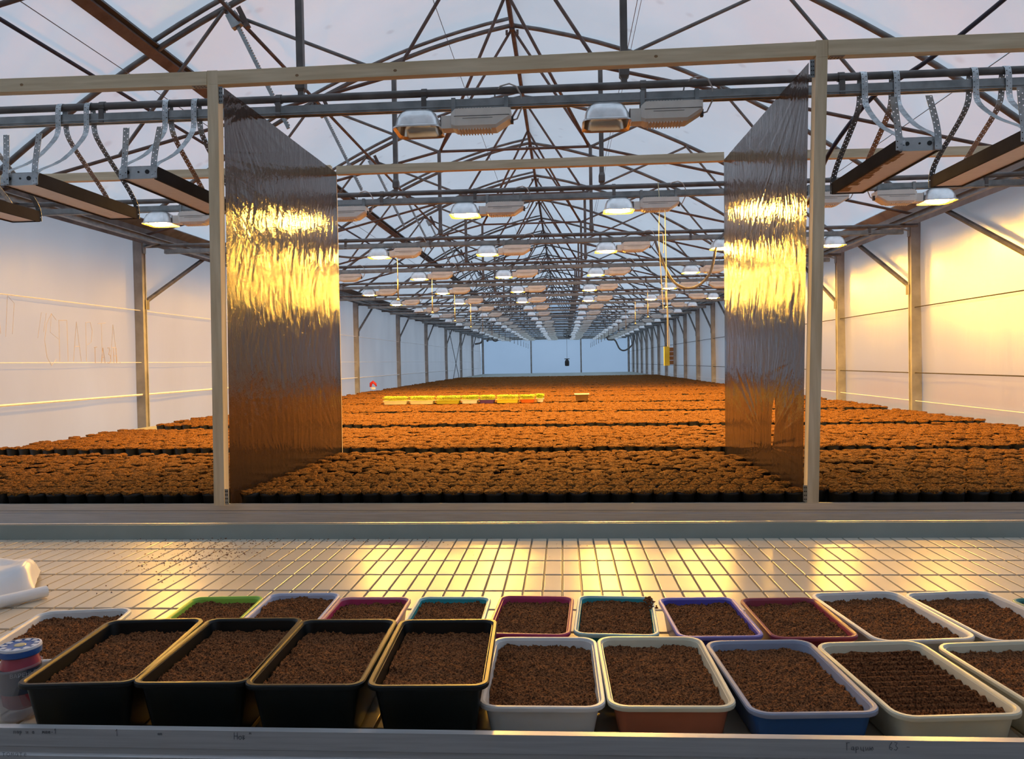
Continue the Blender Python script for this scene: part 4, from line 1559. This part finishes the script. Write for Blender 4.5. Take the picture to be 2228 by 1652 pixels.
# corners: right end is nearer the middle of the bench, the pad runs off to the left
FB_, FB2, FL_, FL2 = (-1.385, 1.955), (-1.500, 2.150), (-1.600, 1.600), (-1.86, 2.12)
X = (FL_[0] * (1 - U) + FB_[0] * U) * (1 - V_) + (FL2[0] * (1 - U) + FB2[0] * U) * V_
Y = (FL_[1] * (1 - U) + FB_[1] * U) * (1 - V_) + (FL2[1] * (1 - U) + FB2[1] * U) * V_
hh = .075 * (1 - np.abs(2 * V_ - 1) ** 5) * (1 - np.clip((U - .9) * 10, 0, 1) ** 3 * .8)
Z = BZ + hh * (.80 + .5 * (fbm(U * 3.2, V_ * 2.6, 9) - .4))
Z += .006 * (1 - np.abs(2 * vnoise(U * 6 + V_ * 4, V_ * 3, 12) - 1))
Z = np.maximum(Z, BZ + .0005)
idx = np.arange(nx * ny).reshape(ny, nx)
F = np.stack([idx[:-1, :-1], idx[:-1, 1:], idx[1:, 1:], idx[1:, :-1]], -1).reshape(-1, 4)
P = np.stack([X + 1.52, Y - 2.03, Z - BZ], -1).reshape(-1, 3)
o = bpy.data.objects.new('folded_pad', np_mesh('folded_pad', P, F, M['sheet_white'], True))
link(o, t)
MB().tube([(-1.545 + 1.52, 1.59 - 2.03, .016), (-1.44 + 1.52, 1.76 - 2.03, .0165), (-1.335 + 1.52, 1.930 - 2.03, .016)], [.0165, .0165, .0150], 12).build('rolled_edge', M['sheet_white'], t, angle=50)

# ------------------------------------------------------------------ things standing among the pots
def small_tray(label, x0, x1, y, h, colour, seedlings=True, depth=.20, group=None, name='seedling_tray', rimcol=None):
    wdt = x1 - x0
    z0 = PZ + .094
    t = thing(name, label, 'tray', ((x0 + x1) / 2, y + depth / 2, z0), 0, group)
    mb = MB()
    def rg(e, z):
        return [(px, py, z) for px, py in rrect(wdt - 2 * e, depth - 2 * e, .02, 3)]
    mb.loops([rg(.018, 0), rg(.006, h - .004), rg(0, h - .004), rg(0, h), rg(.006, h), rg(.010, h - .015)], True, False)
    mb.build('tray_body', PL[colour], t, angle=40)
    if rimcol:
        mb = MB()
        mb.loops([rg(-.002, h - .010), rg(-.004, h - .004), rg(-.002, h + .002), rg(.008, h + .002), rg(.009, h - .006)], False, False)
        mb.build('rim', PL[rimcol], t, angle=40)
    v, f = soil_mesh(wdt - .03, depth - .03, .015, h - .010, 5, nx=14, ny=10)
    o = bpy.data.objects.new('soil', np_mesh('soil', v, f, M['coir'])); link(o, t)
    if seedlings:
        mb = MB()
        gg = random.Random(int(x0 * 1000))
        for _ in range(260):
            px, py = gg.uniform(-wdt / 2 + .012, wdt / 2 - .012), gg.uniform(-depth / 2 + .012, depth / 2 - .012)
            hh = gg.uniform(.030, .062)
            dx, dy = gg.uniform(-.008, .008), gg.uniform(-.008, .008)
            z_ = h - .012
            n = len(mb.v)
            mb.v += [(px - .001, py, z_), (px + .001, py, z_), (px + dx, py + dy, z_ + hh)]
            mb.f.append((n, n + 1, n + 2))
            a = gg.uniform(0, 3.14)
            for s in (0, math.pi):
                c_, s_ = math.cos(a + s), math.sin(a + s)
                L, W_ = gg.uniform(.016, .026), .008
                n = len(mb.v)
                bx_, by_, bz_ = px + dx, py + dy, z_ + hh
                mb.v += [(bx_, by_, bz_), (bx_ + c_ * L * .5 - s_ * W_, by_ + s_ * L * .5 + c_ * W_, bz_ + .006), (bx_ + c_ * L, by_ + s_ * L, bz_ + .003), (bx_ + c_ * L * .5 + s_ * W_, by_ + s_ * L * .5 - c_ * W_, bz_ + .006)]
                mb.f.append((n, n + 1, n + 2, n + 3))
        o = mb.build('seedlings', M['leaf'], t)
        o['kind'] = 'stuff'
    return t
k_ = 9.55 / 1715.0
PL['yellow'] = plastic('yellow', (.72, .58, .06)); PL['olive'] = plastic('olive', (.42, .42, .05)); PL['orange'] = plastic('orange_red', (.55, .14, .03)); PL['deeppurple'] = plastic('deep_purple', (.10, .05, .22)); PL['brown'] = plastic('brown', (.13, .065, .022))
for (a, b, col, lab) in ((825.5, 881.5, 'cream', 'cream tray of bright seedlings, left end of the line among pots'),
                         (884, 940, 'cream', 'cream tray of bright seedlings, second from left of the line among pots'),
                         (942.5, 998, 'olive', 'olive tray of bright seedlings in the line among pots'),
                         (999, 1038, 'white', 'white tray of bright seedlings in the middle of the line among pots'),
                         (1039, 1075, 'deeppurple', 'dark purple tray of bright seedlings in the line among pots'),
                         (1076, 1128, 'yellow', 'yellow tray of bright seedlings in the line among pots'),
                         (1128.5, 1163, 'orange', 'orange red tray of bright seedlings in the line among pots'),
                         (1163.5, 1182, 'white', 'small white tray of bright seedlings, right end of the line among pots')):
    small_tray(lab, (a - 1226) * k_, (b - 1226) * k_, 9.55 if a < 1160 else 9.68, .045, col, True, .2, 'seedling trays standing among the pots')
small_tray('brown tray with pale rim standing alone among the lit pots', (1249 - 1226) * 9.95 / 1715, (1280 - 1226) * 9.95 / 1715, 9.9, .085, 'brown', False, .16, None, 'soil_tray', 'cream')

# yellow box hanging on cords
hx, hy = .705, 5.36
t = thing('hanging_box', 'small yellow and brown box hanging on pale cords near right film', 'box', (hx, hy, 1.36))
MB().box((-.012, 0, .065), (.034, .035, .128)).build('yellow_half', M['yellow'], t)
mb = MB()
for i in range(4):
    mb.box((.0185, .002, .022 + i * .029), (.025, .034, .026))
mb.build('brown_half', M['brown'], t)
MB().tube([(-.004, 0, .13), (-.004, .004, .5), (-.008, .02, 1.05)], .0028, 5).tube([(.006, 0, .13), (.0, .004, .4), (-.006, .004, .5)], .0026, 5).build('cord', M['cord_yellow'], t)
o = MB().tube(smooth_path([(.655, 5.40, 2.60), (.662, 5.39, 2.45), (.655, 5.39, 2.22), (.665, 5.39, 2.0), (.672, 5.39, 1.85), (.678, 5.39, 1.74)]), .0024, 5).tube(smooth_path([(.657, 5.39, 2.26), (.682, 5.39, 2.25), (.686, 5.39, 2.18), (.684, 5.39, 2.12)]), .0026, 5).build('loose_cord', M['cord_yellow'])
tag(o, 'loose pale cord hanging from second rail beside the yellow box', 'cord')

# red and white object by the left wall
t = thing('red_ornament', 'small red arched ornament on white base among pots by the left wall', 'ornament', (-3.86, 15.75, PZ + .09))
MB().lathe([(.05, 0), (.055, .01), (.05, .04), (.03, .05)], 10).build('base', M['white_plastic'], t)
MB().tube([(-.05, 0, .05), (-.04, 0, .12), (0, 0, .15), (.05, 0, .11), (.07, 0, .06)], [.02, .03, .032, .025, .012], 8).build('handle', M['red'], t, smooth=True)

# far end: hanging motor, fan, hoses
t = thing('hanging_motor', 'black motor hanging on a wire in front of far wall', 'motor', (.14, 31.24, 1.22))
MB().lathe([(.05, 0), (.085, .02), (.09, .16), (.075, .22), (.04, .25), (.03, .29)], 12).build('motor_body', M['black'], t, angle=40)
MB().box((0, 0, .285), (.2, .06, .03)).build('top_bar', M['black'], t)
MB().tube([(0, 0, .29), (0, 0, 1.365)], .006, 5).build('wire', M['wire'], t)
t = thing('circulation_fan', 'small dark round fan hanging under the far trusses', 'fan', (.20, 35.15, 2.66))
a_ = np.linspace(0, 2 * math.pi, 25)
mb = MB()
for rr, yy in ((.20, -.04), (.20, .04), (.12, -.05)):
    mb.tube([(rr * math.cos(a), yy, rr * math.sin(a)) for a in a_], .014, 5)
for k in range(6):
    a = k * math.pi / 3
    mb.tube([(0, -.05, 0), (.20 * math.cos(a), -.04, .20 * math.sin(a))], .008, 4)
mb.build('guard', M['black'], t)
mb = MB()
for k in range(4):
    a = k * math.pi / 2 + .4
    mb.beam((.03 * math.cos(a), 0, .03 * math.sin(a)), (.17 * math.cos(a), 0, .17 * math.sin(a)), .07, .006, up=(.3 * math.sin(a), 1, -.3 * math.cos(a)))
mb.build('blades', M['black'], t)
MB().lathe([(.05, -.06), (.05, .06)], 10).build('hub', M['black'], t)
o = MB().tube(smooth_path([(1.95, 35.21, 2.585), (1.97, 35.21, 2.36), (2.12, 35.21, 2.33), (2.3, 35.21, 2.30), (2.5, 35.21, 1.92), (2.75, 35.21, 1.86), (3.05, 35.21, 2.10), (3.15, 35.21, 2.5)]), .035, 8).build('far_hose', M['steel'], smooth=True)
tag(o, 'thick hose sagging in front of the far wall at right', 'hose')
o = MB().tube(smooth_path([(-3.95, 35.21, 2.25), (-3.7, 35.21, 2.30), (-3.62, 35.21, 2.42)]), .04, 8).tube(smooth_path([(-3.4, 35.21, 2.35), (-3.25, 35.21, 2.6), (-3.1, 35.21, 2.40), (-2.95, 35.21, 2.40), (-2.7, 35.21, 2.6)]), .04, 8).build('far_hose', M['steel'], smooth=True)
tag(o, 'thick hose looping in front of the far wall at left', 'hose')
